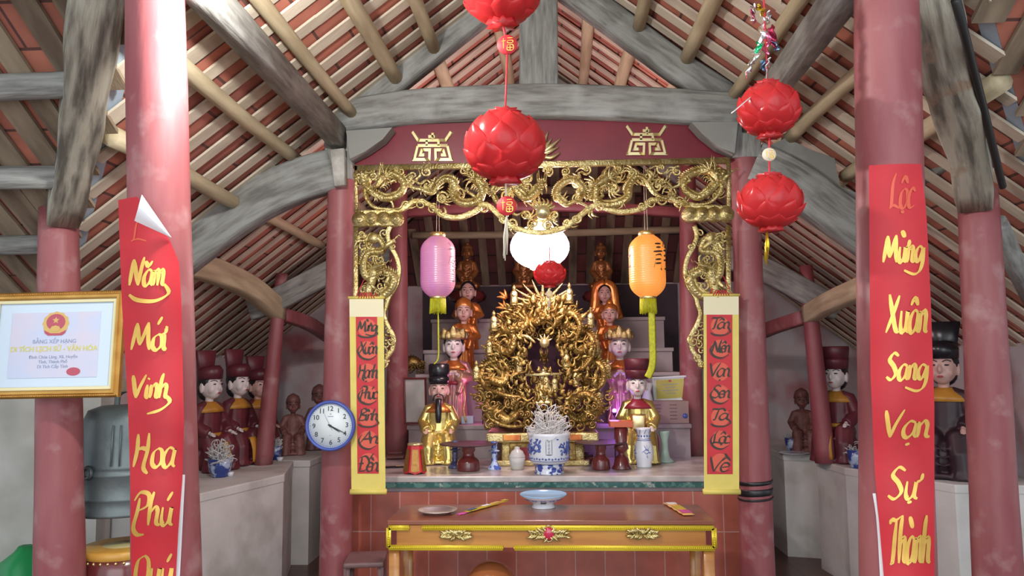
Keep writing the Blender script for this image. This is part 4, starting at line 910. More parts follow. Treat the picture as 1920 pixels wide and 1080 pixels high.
def dragon(parent, path, r, hs, lift, face, m, seed=0, claws=3, name='dragon'):
    """path in local 3-D points tail to head; face = unit vector the head points to"""
    g = random.Random(seed); pts = crom(path, 8); k = len(pts); mb = MB()
    rad = [r*(.25+.75*min(1, 2.2*i/k))*(1 if i < k*.85 else 1.05) for i in range(k)]
    mb.tube(pts, rad, 10)
    for i in range(3, k-2):            # dorsal fins and belly scale ridges
        t = (pts[i+1]-pts[i]).normalized(); nn = Vector((t.z,0,-t.x)); nn = nn if nn.length > .1 else Vector((0,0,1)); nn.normalize()
        if nn.z < 0: nn = -nn
        mb.tube([pts[i]+nn*rad[i]*.8, pts[i]+nn*rad[i]*1.75-t*rad[i]*.8], [rad[i]*.4, rad[i]*.06], 4)
        if i % 2 == 0: mb.ell(pts[i]+Vector((0,-1,0))*rad[i]*.72, (rad[i]*.6,rad[i]*.5,rad[i]*.6), 6, 4)
    for q in range(claws):            # legs with three claws
        i = int(k*(.25+.5*q/max(1,claws-1))) if claws > 1 else k//2
        a = g.uniform(-2.6,-.5) if q % 2 else g.uniform(.6,2.4); d = Vector((math.cos(a),-.35,math.sin(a)*.8)); p1 = pts[i]+d*r*2.2; p2 = p1+Vector((d.x*.4+.7*g.choice((-1,1)),-.2,d.z))*r*1.7
        mb.tube([pts[i],p1,p2], [r*.7,r*.55,r*.35], 6)
        for z in (-1,0,1): mb.tube(crom([p2, p2+Vector((d.x+z*.5,-.2,d.z+.5*z))*r*.9, p2+Vector((d.x*1.2+z*.9,-.1,d.z-.4))*r*1.3],2), [r*.22,r*.2,r*.16,r*.1,r*.03], 4)
    for q in range(3):               # tail flames
        a = g.uniform(0,6.28); mb.tube(crom([pts[0], pts[0]+Vector((math.cos(a),-.2,math.sin(a)))*r*2, pts[0]+Vector((math.cos(a+.6),-.1,math.sin(a+.6)))*r*3.4],3), [r*.3,r*.4,r*.4,r*.35,r*.25,r*.15,r*.04], 5)
    x = Vector(face).normalized(); z = Vector((0,0,1)); yv = z.cross(x).normalized() if abs(x.z) < .95 else Vector((0,1,0)); z = x.cross(yv)
    M = Matrix((x,yv,z)).transposed().to_4x4(); M.translation = pts[-1]+x*hs*.35
    dragon_head(mb, M, hs, g)
    return mb.build(name, m, parent)
def curl(mb, c, r, turns=1.4, w=.012, sgn=1, a0=0, up=None, y=0):
    """scroll / cloud volute in the xz plane"""
    n = 16; pts = []
    for i in range(n+1):
        t = i/n; a = a0+sgn*turns*2*PI*t; q = r*(1-.82*t); pts.append(Vector((c[0]+q*math.cos(a), c[1]+y-.012*t, c[2]+q*math.sin(a))))
    mb.tube(pts, [w*(1-.35*i/n) for i in range(n+1)], 6); mb.ell(pts[-1], w*1.1, 6, 5)
def curl_part(parent, name, m, *a, **k):
    mb = MB(); curl(mb, *a, **k); return mb.build(name, m, parent)
# ---------------------------------------------------------------- the openwork valance
Yv = 4.2
def V(px, py, l=0): return P(px, py, Yv-l)
c = V(1017, 440); o = thing('gilded_valance', 'gilded openwork valance with carved dragons above the altar', 'valance', c)
def L_(px, py, l=0): return V(px, py, l)-c
MB().beam([L_(666,316),L_(1368,301)], .03, S(11,Yv)).build('top_rail', M_gold, o)
for x, nm in ((668,'side_rail'),(1366,'side_rail')): MB().beam([L_(x,312 if x < 1000 else 300),L_(x,398)], .03, S(6,Yv), up=(1,0,0)).build(nm, M_gold, o)
edge = [(670,400),(745,396),(778,378),(806,385),(830,404),(862,408),(892,396),(912,384),(940,408),(968,428),(1012,437),(1056,428),(1086,406),(1118,384),(1140,392),(1166,398),(1200,392),(1222,378),(1254,372),(1284,384),(1366,392)]
MB().beam(crom([L_(x,y) for x,y in edge], 4), .035, S(10,Yv)).build('scalloped_edge', M_gold, o)
for (x, y, s) in ((812,392,1),(826,398,-1),(1204,386,-1),(1222,382,1),(945,412,1),(1080,410,-1),(790,384,1),(1240,376,-1),(905,390,-1),(1126,388,1)): curl_part(o, 'edge_volute', M_gold, L_(x,y,.012), S(11,Yv), 1.2, .007, s, 1)
fl = Vector
dr = [ # (path px, face, head size px)
 ([(738,392),(700,388),(684,362),(692,338),(680,328),(688,352),(722,372),(752,362),(756,340),(735,326),(722,332)], (-.55,-.35,-.75), 27, 4, 7),
 ([(778,338),(770,350),(790,356),(810,362),(822,346),(836,336),(852,344),(850,368),(868,382),(896,378),(905,360),(898,344),(890,338)], (.75,-.4,-.45), 27, 5, 7),
 ([(958,396),(935,384),(925,362),(940,346),(962,350),(985,372),(1005,362),(1016,345)], (0,-.9,-.35), 26, 5, 7),
 ([(1110,392),(1082,378),(1060,384),(1044,366),(1052,348),(1072,338),(1090,350),(1092,366)], (-.4,-.8,.1), 16, 6, 6),
 ([(1260,352),(1250,372),(1226,362),(1210,338),(1192,332),(1180,350),(1176,372),(1150,384),(1122,380),(1118,356),(1132,340),(1140,336)], (-.75,-.4,-.45), 27, 7, 7),
 ([(1292,384),(1330,380),(1352,356),(1350,332),(1356,322),(1340,348),(1312,370),(1286,358),(1284,336),(1310,322),(1330,322)], (.55,-.35,-.75), 27, 8, 7)]
for (pa, fc, hs, sd, r) in dr: dragon(o, [L_(x,y,.012+.012*math.sin(i*1.3)) for i,(x,y) in enumerate(pa)], S(r,Yv), S(hs,Yv), 0, fc, M_gold, sd)
g = random.Random(11)
sp = [(752,322,1),(775,330,-1),(800,322,1),(905,330,1),(945,322,-1),(975,330,1),(1060,322,-1),(1100,318,1),(1160,318,-1),(1185,324,1),(1240,316,-1),(1270,322,1),(830,372,1),(800,348,-1),(870,322,1),(1150,352,-1),(1232,350,1),(760,384,1),(1275,378,-1),(985,404,1),(1040,404,-1),(960,418,1),(1064,418,-1),(1000,420,-1),(1026,422,1),(700,330,1),(1340,366,-1),(672,330,1)]
for k in range(34): sp.append((g.uniform(690,1350), g.uniform(322,374), g.choice((-1,1))))
for k, (x, y, s) in enumerate(sp):
    mb = MB(); p = L_(x,y,.004 if k < 28 else -.006); curl(mb, p, S(g.uniform(9,13),Yv), g.uniform(1.1,1.6), .0075, s, g.uniform(0,6)); a = g.uniform(0,6.28)
    for j in range(3): mb.tube(crom([p, p+Vector((math.cos(a+j*.5),0,math.sin(a+j*.5)))*.035, p+Vector((math.cos(a+j*.5+.5),-.02,math.sin(a+j*.5+.5)))*.062],3), [.008,.008,.007,.006,.005,.003,.0015], 5)
    mb.build('cloud_scroll', M_gold, o)
mb = MB(); p = L_(1018,398,.04); mb.ell(p, S(14,Yv), 20, 14)
mb.build('pearl', M_goldpale, o)
mb = MB()
for k in range(7):
    a = math.radians(30+k*20); d = Vector((math.cos(a),0,math.sin(a))); mb.tube(crom([p+d*S(13,Yv), p+d*S(20,Yv)+Vector((.01,0,0)), p+d*S(28,Yv)-Vector((.006,0,0))],3), [.010,.010,.009,.007,.005,.003,.001], 5)
mb.build('pearl_flames', M_gold, o)
for (xa, xb, ya, yb, l) in ((664,752,398,424,'left'),(1284,1372,390,414,'right')):
    mb = MB(); n = 4
    for k in range(n):
        x = lerp(xa+10,xb-10,k/(n-1)); q = L_(x,(ya+yb)/2,.03)
        mb.lathe([(S(15,Yv),-.03),(S(15,Yv),0),(S(10,Yv),.006),(S(9,Yv),.012),(S(5,Yv),.012),(S(4,Yv),.02),(0,.022)], 18, q, mtx=Matrix.Rotation(PI/2,3,'X'))
    mb.beam([L_(xa,yb-2,.01),L_(xb,yb-4,.01)], .05, S(8,Yv)); mb.build('cloud_capital', M_gold, o)
# ---------------------------------------------------------------- the two side brackets
def side_bracket(label, X, flip):
    c = V(X(745), 690); o = thing('gilded_side_panel', label, 'carving', c)
    q = lambda x, y, l=0: V(X(x), y, l)-c
    MB().beam([q(668,424),q(668,560),q(668,700)], .03, S(9,Yv), up=(1,0,0)).build('outer_rail', M_gold, o)
    ed = [(732,424),(727,440),(733,462),(744,482),(749,508),(743,536),(730,556),(724,575),(720,590),(728,612),(738,632),(736,655),(724,672),(716,690)]
    MB().beam(crom([q(x,y) for x,y in ed],4), .03, S(8,Yv), up=(1,0,0)).build('scrolled_edge', M_gold, o)
    dragon(o, [q(x,y,.014) for x,y in ((690,558),(716,556),(734,540),(738,520),(712,508),(690,520),(682,500),(690,476),(718,470),(712,450),(694,440),(686,452)) ][::-1]+[q(704,506,.03)], S(8,Yv), S(26,Yv), 0, (.55*flip,-.5,.2), M_gold, 21)
    curl_part(o, 'edge_volute', M_gold, q(738,462,.01), S(9,Yv), 1, .008, flip, 1); curl_part(o, 'edge_volute', M_gold, q(733,640,.01), S(11,Yv), 1.2, .008, -flip, 2)
    g = random.Random(31)
    for k in range(26):
        p = q(g.uniform(676,728), g.uniform(432,552), .004); curl_part(o, 'cloud_scroll', M_gold, p, S(g.uniform(8,12),Yv), 1.2, .0065, g.choice((-1,1)), g.uniform(0,6))
    for k in range(7):
        p = q(g.uniform(722,730) if k % 2 else g.uniform(715,726), 610+k*12, .004); curl_part(o, 'cloud_scroll', M_gold, p, S(9,Yv), 1.2, .0065, g.choice((-1,1)), g.uniform(0,6))
    mb = MB(); mb.lathe([(S(11,Yv),-.015),(S(11,Yv),.0),(S(7,Yv),.012),(0,.018)], 16, q(700,446,.02), mtx=Matrix.Rotation(PI/2,3,'X')); mb.build('rosette', M_gold, o)
side_bracket('gilded carved dragon panel hanging at the left edge of the altar opening', lambda x: x, 1)
side_bracket('gilded carved dragon panel hanging at the right edge of the altar opening', lambda x: 2033-x, -1)
# ================================================================ the altar
ZA = .892; YA = PZ(1030,892,.892).y
o = thing('stone_altar', 'tiled altar with a marble top and a green tile border', 'altar', (-.04,YA,0))
xa, xb = -1.12, 1.16; TZ = P(1030,997,YA).z-.52
MB().box((0,.465,.428),(xb-xa-.02,.87,.856)).build('core', M_tier, o)
f = MB().box((0,.012,.40),(xb-xa,.022,.80)).build('red_tile_face', M_redtile, o); 
for v in f.data.vertices: v.co.z -= TZ
f.location.z = TZ
MB().box((0,.006,.841),(xb-xa,.022,.032)).build('green_tile_border', M_greentile, o)
MB().box((0,.445,ZA-.0175),(xb-xa+.0,.92,.035)).build('marble_top', M_marble, o, bevel=.006)
M_redtile.node_tree.nodes['Brick Texture'].inputs['Brick Width'].default_value = .17
M_redtile.node_tree.nodes['Brick Texture'].inputs['Row Height'].default_value = .26
tiers = [(5.44,5.77,1.12,'lowest'),(5.77,6.12,1.47,'second'),(6.12,6.52,1.655,'third'),(6.52,7.2,1.92,'topmost')]
for k, (ya, yb, z, l) in enumerate(tiers):
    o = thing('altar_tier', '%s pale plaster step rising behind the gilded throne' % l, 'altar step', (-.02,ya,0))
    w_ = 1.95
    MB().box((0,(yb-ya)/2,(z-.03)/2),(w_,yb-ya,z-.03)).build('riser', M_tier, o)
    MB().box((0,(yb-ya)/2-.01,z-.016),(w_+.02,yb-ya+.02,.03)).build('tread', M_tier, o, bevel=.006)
# ---------------------------------------------------------------- offering table
ZT = .79; y0, y1 = PZ(1033,976,.79).y, PZ(1033,946,.79).y; x0, x1 = P(726,980,y0).x, P(1341,975,y0).x; cx = (x0+x1)/2; W = x1-x0
o = thing('offering_table', 'orange varnished offering table with yellow trim in front of the altar', 'table', (cx,y0,0))
MB().box((0,(y1-y0)/2,ZT-.011),(W,y1-y0,.022)).build('tabletop', M_tabletop, o, bevel=.004)
MB().box((0,.014,ZT-.022-.054),(W-.03,.02,.104)).build('carved_apron', M_table, o)
for s in (-1,1): MB().box((s*(W/2-.02),(y1-y0)/2,ZT-.022-.05),(.02,y1-y0-.04,.1)).build('side_apron', M_table, o)
MB().box((0,y1-y0-.02,ZT-.022-.05),(W-.03,.02,.1)).build('back_apron', M_table, o)
for s in (-1,1):
    for yy in (.03,y1-y0-.03): MB().beam([(s*(W/2-.035),yy,0),(s*(W/2-.032),yy,ZT-.024)], .052, .045, up=(0,1,0)).build('leg', M_table, o)
    MB().box((s*(W/2-.033),.002,ZT-.075),(.026,.006,.075)).build('corner_inlay', M_lacq, o)
def trim(pa, pb, nm='yellow_trim'):
    mb = MB(); a, b = Vector(pa), Vector(pb); n = int((b-a).length/.0095); d = (b-a).normalized()
    mb.beam([a,b], .008, .024, up=(0,0,1) if abs(d.z) < .5 else (1,0,0))
    for k in range(n+1): mb.ell(a.lerp(b,k/n)+Vector((0,-.005,0)), (.0042,.003,.0042), 6, 4)
    mb.build(nm, M_ytrim, o)
zt, zb = ZT-.034, ZT-.128; xl, xr = -W/2+.008, W/2-.008
trim((xl,-.003,zt),(xl+.10,-.003,zt)); trim((xl+.165,-.003,zt),(xr,-.003,zt)); trim((xl,-.003,zb),(xl+.555,-.003,zb)); trim((xl+.61,-.003,zb),(xr,-.003,zb)); trim((xl,-.003,zt),(xl,-.003,zb)); trim((xr,-.003,zt),(xr,-.003,zb))
def leafy(px, py, wpx, hpx, seed, gem):
    g = random.Random(seed); p = P(px,py,y0)-o.location; mb = MB(); ww, hh = S(wpx,y0)/2, S(hpx,y0)/2
    for s in (-1,1):
        for k in range(15):
            t = (k+.5)/15; x = s*ww*t*.72; up = (1 if k % 2 else -1); e = Vector((s*ww*(t*.78+.26), -.006-.008*g.random(), up*hh*g.uniform(.35,1.0)*(1.05-.55*t)))
            a = Vector((x, -.006, g.uniform(-.12,.12)*hh)); mb.tube(crom([a, (a+e)/2+Vector((-s*.004,-.010,up*hh*.12)), e],3), [.0025,.005,.0062,.0062,.005,.003,.0008], 6)
        for k in range(4): curl(mb, (s*ww*(.2+.2*k),-.006,hh*g.uniform(-.25,.25)), hh*.3, 1.1, .003, s, g.uniform(0,6))
        for k in range(9): mb.ell((s*ww*g.uniform(.05,.9),-.014,hh*g.uniform(-.55,.6)), .0042, 6, 5)
    if not gem: mb.lathe([(hh*.5,0),(hh*.62,.008),(hh*.3,.016),(0,.016)], 12, (0,-.004,hh*.2), mtx=Matrix.Rotation(PI/2,3,'X'), lobes=6, lamp=.15)
    mb.xf(Matrix.Translation((p.x,0,p.z))); r_ = mb.build('gilt_ornament', M_gold, o)
    if gem:
        MB().ell((p.x,-.012,p.z+.003), (S(10,y0),.012,S(12,y0)), 16, 10).build('red_gem', M_gem, r_)
        MB().tube([(p.x+S(12,y0)*math.cos(a),-.008,p.z+.003+S(14,y0)*math.sin(a)) for a in [2*PI*k/20 for k in range(20)]], .004, 6, closed=True).build('gem_setting', M_gold, r_)
leafy(855,1002,64,26,1,False); leafy(1029,1001,84,30,2,True); leafy(1205,1000,64,26,3,False)
# things on the table
p = PZ(820,962,ZT); r = S(37,p.y)
o = thing('steel_plate', 'round shiny steel plate on the left of the offering table', 'plate', p); MB().lathe([(r*.62,0),(r*.66,.002),(r*.82,.012),(r*.98,.016),(r,.019),(r*.97,.019),(r*.8,.0155),(r*.62,.005),(0,.004)], 40).build('dish', M_steel, o)
p = PZ(1019,951,ZT); r = S(43,p.y)
o = thing('footed_bowl', 'blue and white porcelain bowl on a foot in the middle of the offering table', 'bowl', p)
MB().lathe([(r*.5,0),(r*.52,.004),(r*.44,.018),(r*.5,.024),(r*.85,.052),(r,.066),(r*.99,.069),(r*.82,.056),(r*.3,.034),(0,.032)], 40).build('bowl_body', M_porc, o)
MB().lathe([(r*1.003,.064),(r*1.006,.067),(r*1.0,.0705),(r*.97,.0705),(r*.95,.066)], 40).build('blue_rim', mat('pale_blue_glaze',(.28,.48,.68),rough=.15), o)
mb = MB()
for k in range(7):
    a = -PI/2+(k-3)*.5
    for q in range(3): mb.ell((r*.74*math.cos(a+q*.09-.09), r*.74*math.sin(a+q*.09-.09), .047+.004*(q % 2)), (.010,.010,.005), 6, 4)
mb.build('blue_flowers', M_cobalt, o)
mb = MB()
for k in range(3):
    for q in range(4): mb.ell((r*.62*math.sin((k-1)*.12+q*.03), -r*.64-.002, .033+.003*q), (.006,.003,.004), 6, 4)
mb.build('rim_motif', M_ink, o)
def packet(name, label, pa, pb, w_, m_main, bits, cat='incense packet', z=ZT, h=.012, fringe=None):
    a = PZ(*pa,z); b = PZ(*pb,z); d = (b-a); l = d.length; o = thing(name, label, cat, (a+b)/2, math.atan2(d.y,d.x))
    n = 12; MB().tube([(-l/2+l*i/n,0,h/2+.001) for i in range(n+1)], [(w_*.5*(1-.12*math.sin(i*2.1)), h/2*(.35+.65*min(1,min(i,n-i)/2.5))) for i in range(n+1)], 10, up=(0,0,1)).build('wrapper', m_main, o)
    for (ta, tb, m_) in bits: MB().box((-l/2+l*(ta+tb)/2,0,h+.0012),(l*(tb-ta),w_*.8,.0012)).build('printed_band', m_, o)
    if fringe:
        mb = MB(); g = random.Random(2)
        for k in range(9): mb.tube([(-l/2+.01,(k-4)*w_*.08,.005),(-l/2-.055+g.uniform(-.015,.01),(k-4)*w_*.12,.003)], .0017, 5)
        mb.build('incense_sticks', fringe, o)
    return o
M_pk = mat('pink_print',(.62,.10,.35),rough=.4); M_pk2 = mat('orange_wrap',(.75,.38,.10),(.8,.5,.2),20,.35)
packet('incense_packet','long yellow incense packet with pink stick ends beside the steel plate',(874,962),(950,941),.032,mat('yellow_wrap',(.62,.46,.05),(.5,.36,.03),14,.3),[(.03,.22,M_foilb),(.4,.55,M_white),(.62,.80,M_goldprint),(.9,1,M_ytrim)],fringe=M_pk)
packet('incense_packet','short orange and yellow packet lying on the right end of the offering table',(1292,968),(1254,945),.062,M_pk2,[(.08,.3,M_pk),(.34,.66,M_ytrim),(.8,.92,M_white)])
# under and beside the table
p = Vector((P(920,1075,3.98).x,3.98,0)); r = S(47,3.98); zc = .445
o = thing('wooden_fish', 'polished brown round wooden fish drum under the offering table', 'wooden fish drum', (p.x,p.y,zc-r*.88))
MB().ell((0,0,r*.88),(r,r*.95,r*.9),28,18).build('drum_body', M_wfish, o)
MB().tube([(r*1.005*math.sin(a)*.93, -r*.97*math.cos(a)*.98, r*.90+.004*math.sin(3*a)) for a in [-1.3+2.6*k/20 for k in range(21)]], .007, 6).build('slot', M_black, o)
MB().tube(crom([(-r*.25,-r*.93,r*.98),(0,-r*.99,r*.95),(r*.2,-r*.95,r*.95)],4), .006, 6).build('gilt_fin', M_gold, o)
o = thing('drum_cushion_stand', 'low dark stand beneath the wooden fish drum', 'stand', (p.x,p.y,0)); MB().lathe([(r*.9,0),(r*.95,.04),(r*.6,.1),(r*.55,zc-r*.88-.06),(r*.8,zc-r*.88-.03),(r*.8,zc-r*.88-.001)], 24).build('pedestal', M_lacq, o)
p = P(690,1052,4.16); zt_ = P(690,1048,4.16).z
o = thing('plastic_stool', 'dusty brown plastic stool between the clock column and the offering table', 'stool', (P(686,1050,4.2).x,4.2,0), math.radians(8))
MB().box((0,0,zt_-.012),(.21,.26,.028)).build('seat', M_dbrown, o, bevel=.01); 
for sx in (-1,1):
    MB().box((sx*.095,0,zt_-.055),(.014,.24,.06)).build('apron', M_dbrown, o)
    for sy in (-1,1): MB().beam([(sx*.1,sy*.12,0),(sx*.085,sy*.1,zt_-.026)], .03, .03, up=(0,1,0)).build('leg', M_dbrown, o)
# ---------------------------------------------------------------- porcelain and lacquer on the altar top
def at(px, py): return PZ(px, py, ZA+.001)
p = at(1030,887); Y = p.y; r = S(40,Y); h = S(74,Y)
o = thing('incense_bowl', 'large blue and white incense bowl filled with curled ash in the middle of the altar', 'incense bowl', p)
MB().lathe([(r*.70,0),(r*.72,.006),(r*.66,h*.05),(r*.66,h*.16),(r*.74,h*.22),(r*.5,h*.235),(0,h*.235)], 8).build('foot_stand', M_porcblue, o)
MB().lathe([(r*.55,h*.236),(r*.84,h*.27),(r*.90,h*.36),(r*.92,h*.5),(r*.94,h*.8),(r*.985,h*.93),(r,h),(r*.95,h),(r*.9,h*.9),(0,h*.88)], 40).build('bowl_body', M_porc, o)
def on_bowl(px, py, l=0):   # px = arc, py = -height fraction
    a = px; return Vector(((r*.935+.0015+l)*math.sin(a), -(r*.935+.0015+l)*math.cos(a), -py*h))
mb = MB(); ink(mb, [[(0,0),(0,1)],[(0,1),(1,1)],[(1,1),(1,0)],[(1,0),(0,0)]], (-.14,-.86,.14,-.50), on_bowl, .06, minw=.8)
for k in range(4): ink(mb, [[(0,.5),(1,.6)],[(.5,1),(.5,0)],[(.1,.1),(.9,0)],[(.2,.9),(.8,.9)]], (-.07,-.845+.085*k,.07,-.785+.085*k), on_bowl, .14)
mb.build('blue_inscription', M_ink, o)
mb = MB(); g = random.Random(9)
for s in (-1,1):
    for k in range(26):
        a = s*g.uniform(.42,1.5); z = g.uniform(.5,.9); mb.ell(on_bowl(a,-z), (.008+.01*g.random(),.003,.005+.005*g.random()), 6, 4, Matrix.Rotation(a,3,'Z') @ Matrix.Rotation(g.uniform(0,3),3,'Y'))
    mb.tube([on_bowl(s*(.5+.12*k), -(.66+.10*math.sin(k*1.3))) for k in range(9)], .005, 5)
for k in range(40):
    a = 2*PI*k/40; mb.ell(on_bowl(a,-.40+.012*(k % 2)), (.006,.0025,.006), 6, 4, Matrix.Rotation(a,3,'Z'))
mb.tube([on_bowl(2*PI*k/40,-.335) for k in range(40)], .0016, 4, closed=True)
mb.build('blue_painting', M_cobalt, o)
def curls(parent, c, rx, ry, n, seed, w_=.0022, m_=M_ash):
    """burnt incense: every stick rises to a rounded dome and its ash curls over in a loop"""
    g = random.Random(seed); mb = MB(); c = Vector(c)
    for k in range(n):
        a = g.uniform(0,2*PI); e = math.asin(g.uniform(.12,1)); dome = Vector((rx*math.cos(e)*math.cos(a), rx*math.cos(e)*math.sin(a), ry*math.sin(e)))*g.uniform(.6,1.0)
        b = c+Vector((dome.x*.55, dome.y*.55, 0)); top = c+dome; t = Vector((-math.sin(a),math.cos(a),g.uniform(-.6,.6))).normalized()*g.choice((-1,1)); up = Vector((dome.x/rx,dome.y/rx,dome.z/ry)).normalized(); ro = rx*g.uniform(.16,.34); sw = g.uniform(2.6,4.6)
        loop = [top+up*(ro*.9*math.sin(q))+t*(ro*(1-math.cos(q))) for q in [sw*j/4 for j in range(1,5)]]
        mb.tube(crom([b, b.lerp(top,.5)+Vector((g.uniform(-.1,.1)*rx,g.uniform(-.1,.1)*rx,0)), top]+loop,4), w_, 5)
    return tag(mb.build('incense_curls', m_, parent), kind='stuff')
curls(o, (0,0,h*.86), r*.92, S(58,Y), 120, 3, .0021)
p = at(778,887); r = S(22,p.y)
o = thing('red_paper_cover', 'red and gold pointed paper candle cover at the left front of the altar', 'paper cover', p); H = S(52,p.y); n = 6
for k in range(n):
    a0, a1 = 2*PI*k/n+.2, 2*PI*(k+1)/n+.2; q = lambda a, rr_, z: Vector((rr_*math.cos(a), rr_*math.sin(a), z)); am = (a0+a1)/2
    MB().add([q(a0,r,.012),q(am,r*.95,0),q(a1,r,.012),q(a1,r*.62,H),q(a0,r*.62,H)], [(0,1,2,3,4)], False).add([q(a0,r*.97,.012),q(am,r*.92,0),q(a1,r*.97,.012),q(a1,r*.6,H),q(a0,r*.6,H)], [(4,3,2,1,0)], False).build('red_panel', M_scrollred, o)
    i = lambda a, rr_, z: q(am+(a-am)*.7, rr_*1.0+.0012, z)
    MB().add([i(a0,r*.965,.018),i(am,r*.935,.012),i(a1,r*.965,.018),i(a1,r*.70,H*.85),i(a0,r*.70,H*.85)], [(0,1,2,3,4)], False).build('gold_inset', mat('bronze_gold_paper',(.42,.22,.05),(.30,.14,.03),60,.4,.5) if k == 0 else bpy.data.materials['bronze_gold_paper'], o)
MB().lathe([(r*.60,H-.004),(r*.66,H),(r*.64,H+.008),(r*.5,H+.008),(0,H+.005)], 18).build('rim', M_goldpale, o)
def cakestand(label, px, py, top, wpx, spx, m_top):
    p = at(px,py); Y = p.y; o = thing('pedestal_tray', label, 'tray', p); H = (P(px,top,Y)-p).z; R_ = S(wpx,Y)/2; s_ = S(spx,Y)/2
    MB().lathe([(s_,0),(s_*1.02,.006),(s_*.98,H*.3),(s_*.92,H*.38),(s_*.55,H*.52),(s_*.48,H*.66),(s_*.62,H*.76),(s_*.6,H*.86),(s_*.8,H*.93)], 32).build('pedestal', M_lacq, o)
    MB().lathe([(s_*.8,H*.90),(R_*.55,H*.92),(R_*.95,H*.975),(R_,H*.985),(R_*1.0,H*1.02),(R_*.96,H*1.02),(R_*.9,H*.995),(0,H*.985)], 40).build('dish', m_top, o); return o
M_dish = mat('dusty_dark_lacquer',(.085,.045,.05),(.05,.025,.03),8,.5,spec=.25)
cakestand('dark red pedestal tray left of the big incense bowl', 878,882, 832, 105, 42, M_dish)
cakestand('dark red pedestal tray right of the big incense bowl', 1127,880, 829, 96, 33, M_dish)
def candlestick(label, px, py, top, wb, m_):
    p = at(px,py); Y = p.y; o = thing('candlestick', label, 'candlestick', p); H = (P(px,top,Y)-p).z; b = S(wb,Y)/2
    MB().lathe([(b,0),(b*.95,H*.06),(b*.55,H*.2),(b*.38,H*.28),(b*.46,H*.36),(b*.36,H*.46),(b*.46,H*.55),(b*.36,H*.62)], 24).build('stem', m_, o)
    MB().lathe([(b*.36,H*.62),(b*.78,H*.66),(b*.8,H*.68),(b*.4,H*.71)], 24).build('drip_pan', m_, o)
    MB().lathe([(b*.4,H*.71),(b*.44,H*.8),(b*.36,H*.86),(b*.5,H*.97),(b*.46,H),(b*.3,H*.97),(0,H*.95)], 24).build('candle_cup', m_, o); return o
candlestick('pale blue and white porcelain candlestick right of the left pedestal tray', 927,880,828,26, mat('blue_white_glaze',(.50,.60,.80),(.06,.11,.42),34,.12,lo=.46,hi=.56,coat=.4))
candlestick('dark blue porcelain candlestick half behind the left pedestal tray', 853,877,826,26, mat('dark_blue_glaze',(.05,.05,.14),(.16,.18,.32),26,.15,coat=.4))
p = at(970,880); r = S(15,p.y); H = S(22,p.y)
o = thing('glass_jar', 'small lidded glass jar left of the big incense bowl', 'jar', p)
MB().lathe([(r*.7,0),(r*.75,.002),(r*.95,H*.6),(r,H),(r*.93,H),(r*.86,H*.6),(r*.66,.006),(0,.005)], 28).build('jar_body', M_jar, o)
MB().lathe([(r*.72,.008),(r*.74,.02),(0,.02)], 20).build('yellow_liquid', mat('yellow_liquid',(.72,.66,.08),rough=.2), o)
MB().lathe([(r*1.0,H+.001),(r*1.02,H+.005),(r*.7,H*1.5),(r*.35,H*1.65),(r*.3,H*1.72),(r*.32,H*1.85),(0,H*1.9)], 24).build('lid', M_jar, o)
p = at(1166,879); Y = p.y; r = S(18,Y); H = S(88,Y)
o = thing('lamp_stand', 'dark red turned stand with an orange box top beside the white faced official', 'stand', p)
MB().lathe([(r*1.0,0),(r*1.02,.006),(r*.8,H*.1),(r*.7,H*.22),(r*.3,H*.30),(r*.34,H*.34),(r*.75,H*.42),(r*.68,H*.5),(r*.6,H*.55),(r*.7,H*.84),(r*.5,H*.87)], 24).build('turned_column', M_lacq, o)
MB().box((0,0,H*.93),(S(42,Y),S(36,Y),S(11,Y))).build('box_top', mat('orange_lacquer',(.55,.10,.03),rough=.3), o, bevel=.003)
p = at(1208,875); Y = p.y; r = S(18,Y); H = S(70,Y)
o = thing('flower_vase', 'white porcelain vase with a blue bird at the right of the altar', 'vase', p)
prof = [(.78,0),(.8,.01),(.74,.06),(.92,.22),(1.0,.4),(.9,.55),(.68,.7),(.62,.8),(.72,.95),(.82,1.0),(.76,1.0),(.56,.85),(0,.8)]
MB().lathe([(r*a, H*b) for a, b in prof], 36).build('vase_body', M_porc, o)
def on_vase(px, py, l=0):
    z = -py; rr_ = interp([(b,a) for a,b in prof[:10]], z)*r+.0012+l; return Vector((rr_*math.sin(px), -rr_*math.cos(px), z*H))
mb = MB()
for (cxa, czz, sc_) in ((.15,.42,1),(-1.25,.40,.9)):
    ink(mb, [[(.4,.2),(.2,.5),(.5,.6),(.8,.5),(.7,.3),(.4,.2)],[(.5,.55),(.35,.8),(.2,1.0)],[(.55,.6),(.6,.9),(.55,1.1)],[(.65,.55),(.85,.8),(1.0,1.05)],[(.3,.4),(.05,.45),(-.05,.3)],[(.6,.25),(.55,0),(.7,-.2)],[(.75,.35),(1.05,.3)]], (cxa-.42*sc_,-czz-.17,cxa+.42*sc_,-czz+.17), on_vase, .10)
mb.tube([on_vase(2*PI*k/32,-.69) for k in range(32)], .0022, 4, closed=True); mb.tube([on_vase(2*PI*k/32,-.73) for k in range(32)], .0015, 4, closed=True)
for k in range(14): mb.ell(on_vase(2*PI*k/14,-.80), (.005,.003,.008), 6, 4)
for k in range(8): mb.tube([on_vase(2*PI*k/8,-.86), on_vase(2*PI*k/8+.25,-.97)], .0018, 4)
mb.build('blue_bird_painting', M_cobalt, o)
p = at(1247,866); Y = p.y
o = thing('green_glazed_stand', 'pale green glazed stand to the right of the blue bird vase', 'stand', p); H = S(56,Y); b = S(17,Y)
MB().lathe([(b,0),(b,.01),(b*.55,.03),(b*.4,H*.4),(b*.38,H*.7),(b*.62,H*.95),(b*.6,H),(0,H)], 20).build('stem', M_celadon, o)
